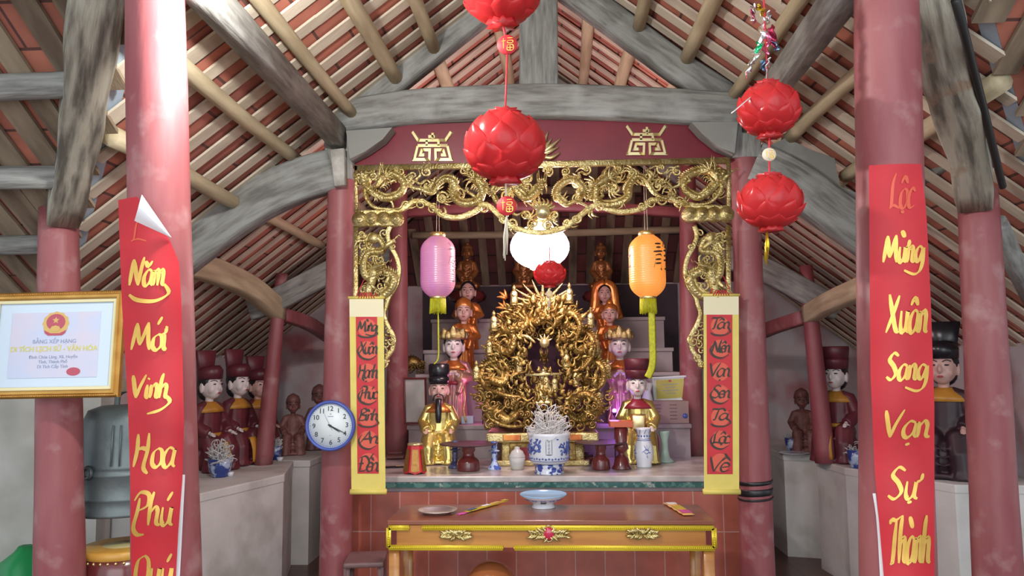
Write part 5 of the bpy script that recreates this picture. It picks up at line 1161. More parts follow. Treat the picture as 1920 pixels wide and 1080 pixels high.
p = at(1228,862); o = thing('red_oval_box', 'upright dark red oval box between the blue bird vase and the green stand', 'box', p); MB().ell((0,0,S(26,p.y)), (S(9,p.y),.02,S(26,p.y)), 18, 12).build('shell', M_redrobe, o)
MB().lathe([(S(8,p.y),0),(S(7,p.y),.014),(S(4,p.y),.03)], 14).build('foot', M_black, o)
p = at(742,861); o = thing('hand_bell_block', 'low dark red lacquered block at the left end of the altar', 'block', p, .2); MB().box((0,0,.016),(.13,.06,.032)).build('body', M_lacq, o, bevel=.012); MB().box((0,0,.045),(.10,.03,.016)).build('handle', M_lacq, o, bevel=.006)
packet('incense_packet','dark incense packet behind the left yellow scroll on the altar',(716,878),(760,877),.03,M_black,[(.1,.3,M_redprint),(.6,.8,M_goldprint)], z=ZA)
for (px, py, w_, h_, l) in ((953,875,28,15,'flat dark red box left of the incense bowl, behind the glass jar'),(1096,874,34,17,'dark red round box with a pale lid right of the incense bowl')):
    p = at(px,py-6); o = thing('lacquer_box', l, 'box', p)
    if w_ < 30: MB().box((0,0,S(h_,p.y)/2),(S(w_,p.y),.07,S(h_,p.y))).build('box_body', M_redrobe, o, bevel=.004)
    else:
        MB().lathe([(S(15,p.y),0),(S(17,p.y),.02),(S(16,p.y),.045)], 28).build('box_body', M_lacq, o); MB().lathe([(S(16.5,p.y),.046),(S(15,p.y),.06),(S(6,p.y),.068),(0,.068)], 28).build('lid', M_dish, o)
# frames, vase and boxes on the steps
def frame(label, px0, py0, px1, py1, Y, tilt, rz, fm, pm, extra=None, name='picture_frame'):
    c = P((px0+px1)/2, py1, Y); w_, h_ = S(px1-px0,Y), S(py1-py0,Y); o = thing(name, label, 'picture', c); o.rotation_euler = (math.radians(-tilt), math.radians(rz), 0)
    border(MB(), w_, h_, 0, [(0,-.008),(0,.008),(.004,.011),(.012,.009),(.014,.002)], h_/2).build('frame', fm, o)
    MB().box((0,.002,h_/2),(w_-.01,.005,h_-.01)).build('print', pm, o)
    if extra: extra(o, w_, h_)
    return o
M_pale = mat('pale_print',(.60,.58,.54),(.48,.42,.38),6,.4)
frame('tall pale framed print leaning behind the bearded official', 758,708,801,795, 5.40, -8, 0, M_lacq, M_pale)
def yex(o, w_, h_):
    MB().box((0,-.002,h_/2),(w_*.8,.003,h_*.76)).build('yellow_sheet', mat('yellow_green_paper',(.52,.50,.10),(.6,.56,.16),10,.5), o)
    mb = MB()
    for k in range(4): mb.box((0,-.0045,h_*(.32+.12*k)),(w_*(.45 if k % 2 else .3),.001,.004))
    mb.build('print_lines', M_greyprint, o); MB().box((0,-.0045,h_*.82),(.02,.001,.014)).build('small_emblem', M_redprint, o)
frame('yellow certificate in a white mount leaning behind the white faced official', 1226,706,1290,752, 5.69, -8, -3, M_white, M_white, yex, 'framed_certificate')
p = P(1214,760,5.62); o = thing('white_vase', 'small white vase beside the yellow certificate', 'vase', (p.x,5.62,1.121)); z = P(1214,718,5.62).z-1.121; r = S(13,5.62)
MB().lathe([(r*.6,0),(r*.9,z*.35),(r*.75,z*.6),(r*.5,z*.78),(r*.85,z),(r*.7,z),(r*.4,z*.8),(0,z*.7)], 24).build('vase_body', M_porc, o)
p = P(1256,792,5.5); o = thing('printed_carton', 'brownish printed carton below the yellow certificate', 'carton', (p.x,5.52,1.121)); MB().box((0,0,S(40,5.5)/2),(S(66,5.5),.12,S(40,5.5))).build('carton_body', mat('tan_card',(.40,.27,.24),(.34,.22,.2),5,.6), o)
mb = MB()
for k in range(5):
    for q in range(2): mb.box((-.09+q*.11,-.061,.03+.024*k),(.05,.001,.006))
mb.build('print_lines', M_dbrown, o); MB().lathe([(.018,0),(.018,.002),(0,.002)], 20, (.1,-.0605,.05), mtx=Matrix.Rotation(PI/2,3,'X')).build('blue_stamp', M_cobalt, o)
p = P(876,793,5.5); o = thing('pale_blue_box', 'small pale blue box behind the bearded official', 'box', (p.x,5.55,1.121)); MB().box((0,0,S(14,5.5)/2),(S(22,5.5),.08,S(14,5.5))).build('box_body', mat('pale_blue_card',(.36,.52,.56),rough=.5), o, bevel=.002)
p = P(775,703,5.85); o = thing('gilded_lion', 'small gilded crouching lion on the second step, far left', 'figurine', (p.x,5.9,1.471))
mb = MB(); mb.tube(crom([(-.09,0,.03),(-.03,0,.09),(.03,0,.07),(.07,-.01,.05)],4), [.03,.04,.045,.05,.05,.05,.045,.045,.04,.035,.03,.03,.025], 8); g = random.Random(1)
for k in range(14): curl(mb, (g.uniform(-.09,.08),-.04,g.uniform(.01,.09)), .022, 1.1, .006, g.choice((-1,1)), g.uniform(0,6))
for k in range(8): mb.tube([(-.08+.02*k,0,.08+.03*math.sin(k*.5)),(-.09+.02*k,0,.12+.03*math.sin(k*.5))], [.012,.002], 5)
mb.build('lion_body', M_golddull, o)
# ================================================================ statues (front of each figure faces -y before turning)
def fingers(mb, c, d, up, s):
    """small hand: palm, four unequal fingers and a thumb"""
    c = Vector(c); d = Vector(d).normalized(); up = Vector(up); sd = d.cross(up).normalized(); 
    mb.ell(c+d*.022*s, (.022*s,.026*s,.022*s), 10, 8)
    for k, l in enumerate((.036,.044,.042,.032)):
        b = c+d*.038*s+sd*(k-1.5)*.0125*s; mb.tube([b, b+d*l*.6*s-up*.002*s, b+d*l*.95*s-up*.012*s], [.0075*s,.007*s,.0055*s], 6)
    b = c+d*.012*s+sd*-.022*s; mb.tube([b, b+(d*.5-sd)*.018*s, b+(d*1.2-sd)*.024*s], [.008*s,.0075*s,.006*s], 6)
def statue(name, label, loc, H, pose, rz=0, robe=M_goldrobe, face=M_face, hat=None, hair=None, beard=False, collar=None, sash=None, chest=None, cat='statue', group=None, skirt=None, crown=None, shawl=None, seat=None, lap=None):
    """unit figure 1 high to the crown of the head, scaled to H"""
    root = thing(name, label, cat, loc, rz, group, H)
    sit = pose == 'sit'; lot = pose == 'lotus'
    hz = .865; hx, hy = 0, -.005
    base = {'sit': 0, 'stand': 0, 'lotus': 0}[pose]
    if lot: hz = .80
    hs = 1.0; K = 1.42; piv = Vector((0,0,hz-.105)); HK = Matrix.Translation(piv) @ Matrix.Scale(K,4) @ Matrix.Translation(-piv)
    class HM(MB):          # anything worn on the head follows the head's size
        def build(s_, *a, **k): s_.xf(HK); return MB.build(s_, *a, **k)
    b = MB()    # one continuous body: head, neck, trunk, arms, hands
    b.ell((hx,hy,hz), (.078*hs,.088*hs,.102*hs), 20, 14); b.ell((hx,hy-.028*hs,hz-.045*hs), (.056*hs,.058*hs,.06*hs), 16, 10)
    b.ell((hx,hy-.09*hs,hz-.016*hs), (.013*hs,.02*hs,.026*hs), 8, 8); b.ell((hx,hy-.078*hs,hz-.058*hs), (.024*hs,.015*hs,.012*hs), 8, 6)
    for s in (-1,1): b.ell((hx+s*.080*hs,hy+.008,hz-.02*hs), (.014*hs,.02*hs,.042*hs), 8, 8); b.ell((hx+s*.034*hs,hy-.046*hs,hz-.034*hs), (.032*hs,.034*hs,.034*hs), 10, 8)
    b.xf(HK); nz = hz-.12
    b.tube([(0,.005,nz-.1),(0,.005,nz-.02),(0,0,nz+.04)], [.06,.045,.044], 12)
    sz = hz-.19
    if sit: Hn = [((s*.145,-.175,.40),(s*.15,-1,-.25)) for s in (-1,1)]
    elif lot: Hn = [((s*.05,-.17,.245),(-s*.9,-.3,0)) for s in (-1,1)]
    else: Hn = [((s*.05,-.155,.56),(-s*.45,-.6,.55)) for s in (-1,1)]
    El = [(s*(.20 if sit else .19), -.01, (.50 if sit else .53 if pose == 'stand' else .42)) for s in (-1,1)]
    b.tube([(0,.01,.36 if not lot else .2),(0,.01,sz-.06)], [.09,.10], 10)
    for s, e, (h, d) in zip((-1,1), El, Hn):
        b.tube([(0,.01,sz-.02),(s*.12,.01,sz),e,Vector(h)-Vector(d).normalized()*.01], [.05,.05,.04,.024], 8); fingers(b, h, d, (0,0,1), 1.0)
    b.build('body', face, root, remesh=.0075, smooth_it=4)
    r = MB()    # the robe
    sh = .125
    r.tube([(0,.015,.3 if not lot else .12),(0,.015,.5),(0,.01,sz-.05),(0,.01,sz+.01),(0,.008,sz+.05)], [(.15,.125),(.145,.115),(.15,.11),(.115,.09),(.06,.06)], 14)
    for s, e, (h, d) in zip((-1,1), El, Hn):
        d = Vector(d).normalized(); w_ = Vector(h)-d*.02
        r.tube([(s*.05,.01,sz+.005),(s*sh,.012,sz-.012),e,Vector(e).lerp(w_,.55)+Vector((0,0,-.015)),w_], [.065,.068,.070,.068,.060], 10)
        r.tube([Vector(e).lerp(w_,.6)+Vector((0,0,-.03)), w_+Vector((0,0,-.10 if pose != 'stand' else -.2))], [.05,.035], 8)      # hanging sleeve
    if sit:
        for s in (-1,1):
            r.tube([(s*.07,.02,.31),(s*.115,-.15,.305),(s*.12,-.19,.2),(s*.13,-.19,.06),(s*.135,-.195,.0)], [.11,.10,.092,.098,.105], 12)
            r.tube([(s*.10,-.18,.035),(s*.115,-.29,.03)], [.045,.036], 8)
        r.ell((0,-.10,.15), (.17,.115,.17), 14, 10); r.ell((0,.04,.16), (.19,.14,.18), 14, 10)
        for k in range(3):   # hanging folds between the knees
            r.tube(crom([(-.10,-.205,.29-.06*k),(-.0,-.245,.24-.065*k),(.10,-.205,.29-.06*k)],3), .011, 6)
        r.tube([(0,-.21,.04),(0,-.22,.0)], [(.12,.07),(.13,.07)], 10)
    elif lot:
        for s in (-1,1):
            r.tube([(s*.05,.02,.12),(s*.22,-.06,.10),(s*.20,-.17,.09),(s*.02,-.19,.085)], [.11,.085,.072,.055], 10)
        r.ell((0,.0,.09), (.2,.16,.09), 14, 8)
        for k in range(4): r.tube(crom([(-.11+.02*k,-.10,.60-.09*k),(-.02,-.145,.5-.09*k),(.10-.015*k,-.1,.56-.085*k)],3), .012, 6)
    else:
        r.tube([(0,.01,0),(0,.01,.04),(0,.01,.2),(0,.01,.38),(0,.01,.52)], [(.165,.14),(.16,.135),(.145,.12),(.135,.11),(.14,.112)], 18)
        for k in range(9):
            a = -PI*.95+k*PI*.9/8; r.tube([(.155*math.cos(a),.13*math.sin(a)+.01,.0),(.142*math.cos(a),.118*math.sin(a)+.01,.2),(.13*math.cos(a),.105*math.sin(a),.42)], [.018,.014,.008], 6)
        r.tube([(0,-.12,.03),(0,-.17,.02)], [(.09,.03),(.085,.025)], 8)
    # clip the base
    r.v = [(x, y, max(z, 0.0)) for x, y, z in r.v]
    rb = r.build('robe', robe, root, remesh=.011, smooth_it=3)
    # face paint
    f = HM(); e = hs
    fy = lambda x, z: hy-.088*hs*math.sqrt(max(.05, 1-(x/(.078*hs))**2-((z-hz)/(.102*hs))**2))-.003
    for s in (-1,1): x = s*.034*e; z = hz+.008; f.ell((x,fy(x,z)+.001,z), (.015*e,.004,.0052*e), 10, 6)
    f.build('eyes', M_black, root)
    f = HM()
    for s in (-1,1): f.tube(crom([(s*.014*e,fy(s*.014*e,hz+.030),hz+.027*e),(s*.034*e,fy(s*.034*e,hz+.036),hz+.037*e),(s*.056*e,fy(s*.056*e,hz+.028),hz+.029*e)],3), [.0028]*7, 6)
    f.build('eyebrows', M_black, root)
    HM().ell((0,hy-.092*e,hz-.058*e), (.017*e,.006,.0065*e), 10, 6).build('lips', M_lip, root)
    if hair: HM().ell((hx,hy+.016,hz+.022*e), (.087*hs,.088*hs,.094*hs), 18, 12).ell((hx,hy+.05,hz-.05), (.07,.045,.07), 12, 8).build('hair', hair, root)
    if hat == 'official':   # winged black or maroon official's cap
        h_ = HM(); h_.tube([(0,.0,hz+.045),(0,.0,hz+.085),(0,.002,hz+.10)], [(.088,.095),(.094,.099),(.09,.09)], 20); h_.build('cap_band', seat or M_black, root)
        HM().tube([(0,.01,hz+.09),(0,.015,hz+.16),(0,.015,hz+.212),(0,.015,hz+.225)], [(.086,.08),(.094,.085),(.092,.08),(.078,.068)], 20).build('cap_crown', seat or M_black, root)
    if hat == 'flare':
        HM().tube([(0,0,hz+.04),(0,0,hz+.10),(0,.0,hz+.115)], [(.092,.098),(.098,.103),(.1,.104)], 20).build('cap_band', M_maroon, root)
        HM().tube([(0,0,hz+.115),(0,0,hz+.20),(0,0,hz+.21)], [(.098,.1),(.106,.106),(.1,.1)], 20).build('cap_crown', seat or M_maroon, root)
    if hat == 'tall':
        HM().tube([(0,.0,hz+.045),(0,.0,hz+.11),(0,.005,hz+.135)], [(.088,.095),(.092,.1),(.075,.08)], 18).build('cap_band', seat or M_maroon, root)
        HM().tube([(0,.045,hz+.07),(0,.05,hz+.17),(0,.05,hz+.26),(0,.05,hz+.265)], [(.07,.04),(.085,.036),(.1,.036),(.095,.03)], 16).build('cap_crown', seat or M_maroon, root)
    if hat == 'hood':
        HM().tube([(0,.02,hz+.02),(0,.012,hz+.07),(0,.01,hz+.115),(0,.012,hz+.14),(0,.012,hz+.15)], [(.095,.085),(.09,.088),(.07,.07),(.03,.03),(.012,.012)], 18).build('cap', seat or robe, root)
    if hat == 'bun': HM().ell((0,.01,hz+.115), (.04,.04,.045), 12, 8).ell((0,.01,hz+.05),(.084,.09,.07),16,10).build('hair_bun', seat or robe, root)
    if crown:
        c_ = HM(); n = 7
        for k in range(n):
            a = -PI/2+(k-3)*.42; p0 = Vector((.092*math.cos(a),.096*math.sin(a),hz+.055)); hh = .105 if k == 3 else .085 if k % 2 else .06
            c_.tube(crom([p0, p0*1.0+Vector((.006*math.cos(a),.006*math.sin(a),hh*.55)), p0+Vector((.018*math.cos(a),.018*math.sin(a),hh))],3), [.032,.036,.036,.032,.026,.016,.004], 6)
        c_.tube([(.094*math.cos(2*PI*k/24),.098*math.sin(2*PI*k/24),hz+.055) for k in range(24)], .012, 6, closed=True); c_.build('crown', crown, root)
        HM().ell((0,.01,hz+.09), (.07,.07,.06), 14, 8).build('top_knot', crown, root)
    if shawl:
        s_ = HM()
        for s in (-1,1): s_.tube(crom([(0,.0,hz+.125),(s*.085,.0,hz+.075),(s*.105,.0,hz-.03),(s*.12,.0,hz-.16),(s*.16,.0,hz-.3)],3), [(.03,.06)]*13, 8)
        s_.ell((0,.05,hz+.02),(.10,.06,.13),14,10); s_.build('head_shawl', shawl, root)
    if beard:
        HM().tube(crom([(0,hy-.082,hz-.085),(0,hy-.11,hz-.15),(0,hy-.125,hz-.22),(0,hy-.12,hz-.29)],3), [(.026,.018),(.028,.02),(.029,.02),(.029,.02),(.029,.02),(.028,.02),(.027,.018),(.026,.016),(.024,.012),(.02,.008)], 10).build('beard', M_black, root)
        m_ = HM()
        for s in (-1,1): m_.tube(crom([(s*.006,hy-.096,hz-.042),(s*.035,hy-.085,hz-.055),(s*.048,hy-.075,hz-.1)],3), .005, 6)
        m_.build('moustache', M_black, root)
    if beard == 'small' : pass
    if collar: MB().tube([(0,.008,sz-.055),(0,.008,sz-.01),(0,.006,sz+.035),(0,.004,sz+.06)], [(.195,.128),(.158,.115),(.10,.085),(.066,.062)], 22).build('collar', collar, root)
    if chest:
        MB().tube([(0,-.112,.47),(0,-.142,.47)], [(.078,.088),(.066,.076)], prof=[(-1,-1),(1,-1),(1,1),(-1,1)], up=(0,0,1)).build('chest_badge', chest, root, bevel=.006)
        MB().tube([(.08*x,-.135,.47+.09*z) for x, z in ((-1,-1),(1,-1),(1,1),(-1,1))], .007, 6, closed=True).build('badge_border', M_redrobe, root)
    if sash:
        MB().tube([(.156*math.cos(2*PI*k/28),.13*math.sin(2*PI*k/28)+.01,.38 if sit else .47) for k in range(28)], (.012,.022), 8, closed=True, up=(0,0,1)).build('sash', sash, root)
    if lap: MB().tube(crom([(-.02,-.26,.31),(-.01,-.30,.18),(.0,-.3,.04)],3), [(.05,.01)]*7, 8, up=(0,1,0)).build('front_panel', lap, root)
    if skirt:
        k_ = MB()
        for s in (-1,1): k_.tube(crom([(s*.11,-.12,.46),(s*.135,-.15,.3),(s*.12,-.165,.15),(s*.15,-.17,.02)],3), [(.012,.02)]*10, 6)
        k_.build('ribbon_trim', skirt, root)
    return root
def on(px, Y, z): p = P(px, 700, Y); return Vector((p.x, Y, z+.001))
def high(px, top, Y, z): return P(px, top, Y).z-z
M_rose = mat('rose_silver_robe', (.48,.20,.26), (.56,.36,.20), 6, .3, .35)
# left side, front to back
statue('seated_official_statue', 'seated gilded official with a black cap and long black beard', on(823,5.2,ZA), high(823,686,5.2,ZA)/1.2, 'sit', math.radians(6), M_goldrobe, M_facepink, 'official', beard=True, sash=M_gold, collar=M_amber)
statue('crowned_lady_statue', 'white faced crowned lady statue with black hair, right behind the bearded official', on(851,5.58,1.12), high(851,622,5.58,1.12)/1.07, 'stand', math.radians(4), M_rose, M_face, hair=M_black, crown=M_gold, collar=M_amber, skirt=M_gold, sash=M_redrobe)
statue('monk_statue', 'amber robed monk statue with an orange hood, behind the crowned lady', on(870,5.92,1.47), high(870,566,5.92,1.47)/1.05, 'stand', math.radians(5), M_amber, M_facepink, 'hood')
statue('monk_statue', 'tall bare headed amber robed statue behind the hooded monk on the left', on(878,6.3,1.655), high(876,533,6.3,1.655)/1.02, 'stand', math.radians(4), M_amber, M_facepink, hair=M_black)
# right side
statue('seated_official_statue', 'seated white faced official with a flared maroon cap and square gold chest badge', on(1194,5.2,ZA), high(1194,680,5.2,ZA)/1.16, 'sit', math.radians(-4), M_goldrobe, M_face, 'flare', collar=M_redrobe, chest=M_goldpale, sash=M_rose)
statue('crowned_lady_statue', 'white faced crowned figure in rose and gold, behind the maroon capped official', on(1163,5.58,1.12), high(1163,622,5.58,1.12)/1.07, 'stand', math.radians(-6), M_rose, M_face, crown=M_gold, collar=M_amber, skirt=M_gold)
statue('monk_statue', 'amber robed statue with a bun, behind the crowned figure on the right', on(1146,5.92,1.47), high(1146,568,5.92,1.47)/1.08, 'stand', math.radians(-8), M_amber, M_facepink, 'bun')
statue('monk_statue', 'amber robed statue under a long gilt head shawl, rearmost standing figure on the right', on(1137,6.3,1.655), high(1137,534,6.3,1.655)/1.06, 'stand', math.radians(-3), M_amber, M_facepink, hair=M_black, shawl=M_amber)
# seated buddhas at the top
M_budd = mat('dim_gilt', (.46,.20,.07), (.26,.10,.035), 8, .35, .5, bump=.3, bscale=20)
for (px, l) in ((877,'at the top left of the altar'),(1131,'at the top right of the altar'),(985,'at the top middle, behind the glowing globe')):
    Y = 6.85; z = 1.92; p = on(px, Y, z)
    pl = thing('lotus_pedestal', 'maroon lotus pedestal under the seated gilt buddha %s' % l, 'pedestal', p)
    hh = P(px,546,Y).z-z
    MB().lathe([(.14,0),(.14,hh*.55),(.11,hh*.6)], 4, mtx=Matrix.Rotation(PI/4,3,'Z')).build('plinth', M_tier, pl)
    MB().lathe([(.10,hh*.6),(.15,hh*.68),(.165,hh*.82),(.14,hh*.95),(.13,hh)], 24, lobes=12, lamp=.05).build('lotus', M_lacq, pl)
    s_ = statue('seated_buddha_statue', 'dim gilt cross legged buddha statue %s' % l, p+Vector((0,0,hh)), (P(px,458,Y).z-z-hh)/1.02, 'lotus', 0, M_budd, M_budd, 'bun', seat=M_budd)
# ---------------------------------------------------------------- statues on the side ledges
def onl(px, Y): p = P(px, 860, Y); return Vector((p.x, Y, .801))
kw = dict(robe=M_maroon, hat='tall', collar=M_yrobe, lap=M_yrobe, hair=M_black, sash=M_yrobe)
statue('seated_mandarin_statue', 'white faced seated statue in a maroon cap, nearest on the left ledge', onl(390,5.55), high(390,672,5.55,.8)/1.2, 'sit', math.radians(68), face=M_face, **kw)
statue('seated_mandarin_statue', 'white faced seated statue in a tall maroon cap beside the leaning left column', onl(443,5.9), high(443,669,5.9,.8)/1.2, 'sit', math.radians(66), face=M_face, **kw)
statue('seated_mandarin_statue', 'seated statue in a tall maroon cap half hidden behind the leaning left column', onl(481,6.3), high(481,680,6.3,.8)/1.2, 'sit', math.radians(55), face=M_facepink, **kw)
statue('seated_mandarin_statue', 'seated statue in a flared dark cap beside the dark column on the right ledge', onl(1574,5.95), high(1574,658,5.95,.8)/1.16, 'sit', math.radians(-40), face=M_face, **{**kw, 'hat': 'flare'})
statue('seated_mandarin_statue', 'large dark robed seated statue glimpsed between the right banner and the outer right column', onl(1778,5.15), high(1778,622,5.15,.8)/1.2, 'sit', math.radians(-35), face=M_facepink, **{**kw, 'robe': mat('black_plum_robe', (.045,.02,.028), (.03,.014,.02), 5, .45), 'lap': None, 'sash': None, 'seat': M_black})
for (px, top, Y, l) in ((548,745,6.5,'small dark red seated figure on the dim rear left ledge, beside the leaning column'),(597,728,6.9,'dark red seated figure on the dim rear left ledge, just above the wall clock'),(1508,735,6.6,'reddish seated figure on the rear right ledge behind the blue pot')):
    statue('guardian_statue', l, onl(px,Y), high(px,top,Y,.8)/1.05, 'sit', math.radians(20 if px < 1000 else -10), M_dstatue, M_dstatue, 'hood', seat=M_dstatue)
# incense pots on the ledges
def pot(label, px, py, Y, wpx, hpx, n, seed, curlh):
    p = PZ(px, py, .801); Y = p.y; o = thing('incense_pot', label, 'incense pot', p); r = S(wpx,Y)/2; h = S(hpx,Y)
    MB().lathe([(r*.6,0),(r*.66,.01),(r*.62,h*.15),(r*.86,h*.28),(r*.95,h*.6),(r,h),(r*.92,h),(r*.86,h*.7),(0,h*.68)], 28).build('pot_body', mat('pot_glaze_%d' % seed if False else 'blue_pot_glaze',(.45,.55,.72),(.03,.06,.26),16,.15,lo=.42,hi=.52,coat=.4), o)
    curls(o, (0,0,h*.68), r*1.15, S(curlh,Y)*.8, n, seed, .0024)
    return o
pot('blue and white incense pot with curled ash, nearest on the left ledge', 412,894,5,44,34,70,21,58)
pot('small blue and white incense pot behind the leaning left column', 517,862,6,22,26,40,22,36)
pot('dark blue incense pot on a saucer on the rear right ledge', 1486,846,6,26,24,24,23,22)
pot('blue and white incense pot at the edge of the right front column', 1606,877,6,30,32,26,24,34)
p = PZ(1486,850,.801); o = MB().lathe([(.05,0),(.12,.008),(.13,.014),(.11,.012),(0,.008)], 28, p+Vector((0,-.03,0))).build('saucer', M_porc); 
tag(o, 'white saucer beneath the dark blue pot on the right', 'saucer')
p = PZ(432,893,.801); tag(MB().lathe([(.016,0),(.02,.012),(.025,.03),(.022,.03),(.0,.012)], 16, p).build('tea_cup', M_porc), 'tiny white cup beside the nearest incense pot on the left ledge', 'cup')
p = PZ(522,862,.801); tag(MB().lathe([(.018,0),(.022,.012),(.027,.03),(.024,.03),(.0,.012)], 16, p+Vector((.04,-.08,0))).build('tea_cup', M_porc), 'tiny white cup in front of the small pot behind the leaning column', 'cup')
# ================================================================ the gilded nine-dragon throne
Yt = 5.18
def T(px, py, l=0): return P(px, py, Yt-l)
cT = Vector((T(1018,860).x, Yt, ZA+.001)); o = thing('nine_dragon_throne', 'huge gilded openwork shrine of coiling dragons in the middle of the altar', 'shrine', cT)
q = lambda x, y, l=0: T(x, y, l)-cT
zb = q(1015,806).z; zl = q(1015,824).z
w1 = S(200,Yt); w2 = S(150,Yt)
MB().box((0,.0,zl/2),(w2,.30,zl)).build('pedestal_block', M_golddull, o, bevel=.01)
for s in (-1,1): MB().beam([(s*(w2/2-.03),-.16,0),(s*(w2/2-.035),-.155,zl)], .05, .03, up=(0,1,0)).build('pedestal_pilaster', M_gold, o)
MB().box((0,0,.018),(w2+.06,.36,.036)).build('pedestal_plinth', M_gold, o, bevel=.008)
MB().box((0,-.153,zl*.5),(w2*.6,.01,zl*.55)).build('red_panel', M_redrobe, o)
MB().box((0,0,(zl+zb)/2),(w1,.42,zb-zl)).build('pedestal_slab', M_gold, o, bevel=.012)
for s in (-1,1): MB().box((s*w1*.27,-.213,(zl+zb)/2),(w1*.16,.008,(zb-zl)*.55)).build('inlaid_panel', M_amber, o, bevel=.004)
# dark niche
M_aged = mat('warm_aged_gilding', (.60,.43,.14), (.30,.18,.05), 16, .3, .8, bump=.6, bscale=90)
n = MB(); pts = []
for k in range(25):
    a = PI*k/24; pts.append((S(72,Yt)*math.cos(a), math.sin(a)*S(95,Yt)))
zc = q(1015,675).z
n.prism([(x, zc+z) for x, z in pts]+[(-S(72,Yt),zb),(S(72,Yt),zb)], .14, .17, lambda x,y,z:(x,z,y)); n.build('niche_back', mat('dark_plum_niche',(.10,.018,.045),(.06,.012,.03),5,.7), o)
# cloud mass built from curls inside the outline
out = [(540,8),(565,48),(600,78),(640,98),(690,116),(730,124),(765,118),(790,104),(805,100)]
def half(y): return interp(out, y)
bk = MB(); L1 = [(q(1018-half(y)*.86,y).x, q(1018,y).z) for y in range(575,806,10)]; R1 = [(q(1018+half(y)*.86,y).x, q(1018,y).z) for y in range(575,806,10)]
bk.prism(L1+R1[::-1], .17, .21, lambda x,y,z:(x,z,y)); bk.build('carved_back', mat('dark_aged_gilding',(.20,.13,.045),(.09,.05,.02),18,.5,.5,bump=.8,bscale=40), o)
g = random.Random(77)
mb = MB()
for k in range(460):
    y = g.uniform(558,800); hw = half(y); t = g.uniform(-1,1); x = 1018+hw*t
    if abs(t) < .27 and 632 < y < 692: continue
    if abs(t) < .35 and 715 < y < 770 and g.random() < .5: continue
    dpt = .20*(1-t*t*.8)*g.uniform(.2,1)-.05
    if y > 740: dpt = g.uniform(.05,.26)
    curl(mb, q(x,y,dpt), S(g.uniform(5,10),Yt), g.uniform(.8,1.4), .009, g.choice((-1,1)), g.uniform(0,6))
tag(mb.build('cloud_scrolls', M_golddull, o), kind='stuff')
mb = MB()
for k in range(520):     # leaping wave and flame points
    y = g.uniform(565,800); hw = half(y); t = g.uniform(-1,1)
    if abs(t) < .25 and 630 < y < 692: t = math.copysign(.3+.5*abs(t), t)
    p = q(1018+hw*t,y,.20*(1-t*t*.7)*g.uniform(.3,1.1)); a = math.atan2(1.2-abs(t)*.6, t)+g.uniform(-.7,.7); d = Vector((math.cos(a),-.5*g.random(),math.sin(a))); l = S(g.uniform(9,20),Yt); nn = Vector((-d.z,0,d.x))*g.choice((-1,1))
    mb.tube(crom([p, p+d*l*.5+nn*l*.18, p+d*l-nn*l*.05],3), [(.010,.008),(.017,.010),(.019,.011),(.016,.009),(.011,.007),(.006,.004),(.001,.001)], 6)
tag(mb.build('flame_points', M_aged, o), kind='stuff')
dpaths = []
for s in (-1,1):
    X = lambda x: 1018+s*x
    dpaths += [([(X(20),795),(X(60),800),(X(98),785),(X(104),755),(X(80),740),(X(56),752),(X(48),775),(X(70),788),(X(90),770)], (s*.7,-.6,.2)),
               ([(X(40),745),(X(75),740),(X(110),722),(X(112),690),(X(88),676),(X(68),694),(X(76),718),(X(98),712)], (s*.6,-.7,.1)),
               ([(X(45),700),(X(75),690),(X(95),662),(X(90),632),(X(66),620),(X(54),640),(X(66),660),(X(84),650)], (s*.5,-.7,.3)),
               ([(X(62),640),(X(70),610),(X(55),588),(X(34),592),(X(34),612),(X(52),616)], (s*.5,-.8,-.1))]
dpaths.append(([(1018,600),(1045,610),(1038,580),(1005,572),(992,592),(1008,605),(1018,592)], (0,-1,-.1)))
for k, (pa, fc) in enumerate(dpaths):
    dragon(o, [q(x,y,.10+.07*math.sin(i*1.1+k)+(.05 if y > 730 else 0)) for i,(x,y) in enumerate(pa)], S(6.5,Yt), S(17,Yt), 0, fc, M_aged, 100+k, claws=3)
bd = MB(); gg = random.Random(5); Mx = Matrix(((0,1,0),(-1,0,0),(0,0,1))).to_4x4() @ Matrix.Rotation(.35,4,'Y'); Mx.translation = q(1018,594,.17); dragon_head(bd, Mx, S(26,Yt), gg); bd.build('dragon_mask', M_aged, o)
bd = MB(); Mx = Mx.copy(); Mx.translation = q(1020,672,.14); dragon_head(bd, Mx, S(20,Yt), gg); bd.build('dragon_mask', M_golddull, o)
mb = MB()  # central pearl, crossbars of the niche
mb.ell(q(1021,643,.22), S(9,Yt), 14, 10)
for k in range(5):
    a = math.radians(30+k*30); d = Vector((math.cos(a),0,math.sin(a))); p = q(1021,643,.22); mb.tube([p+d*S(8,Yt),p+d*S(17,Yt)], [.010,.001], 6)
mb.build('flaming_pearl', M_goldpale, o)
MB().tube(crom([q(975,629,.2),q(990,632,.22),q(1004,643,.22)],4), [.004,.009,.011,.012,.012,.011,.010,.008,.006], 8).build('gilt_claw', M_gold, o)
MB().beam([q(985,703,.18),q(1052,701,.18)], .02, .016).build('gilt_crossbar', M_gold, o)
mb = MB(); mb.lathe([(.02,0),(.034,.01),(.022,.03),(.030,.05),(.012,.075),(.006,.10),(0,.11)], 12, q(1018,566,.0))
for k in range(9):
    a = math.radians(18+k*18); p = q(1018,568,.03); d = Vector((math.cos(a),-.2,math.sin(a)*.7)); mb.tube(crom([p,p+d*S(38,Yt)+Vector((0,0,-.008)),p+d*S(64,Yt)],3), [.014,.014,.012,.010,.008,.005,.001], 6)
mb.build('top_finial', M_gold, o)
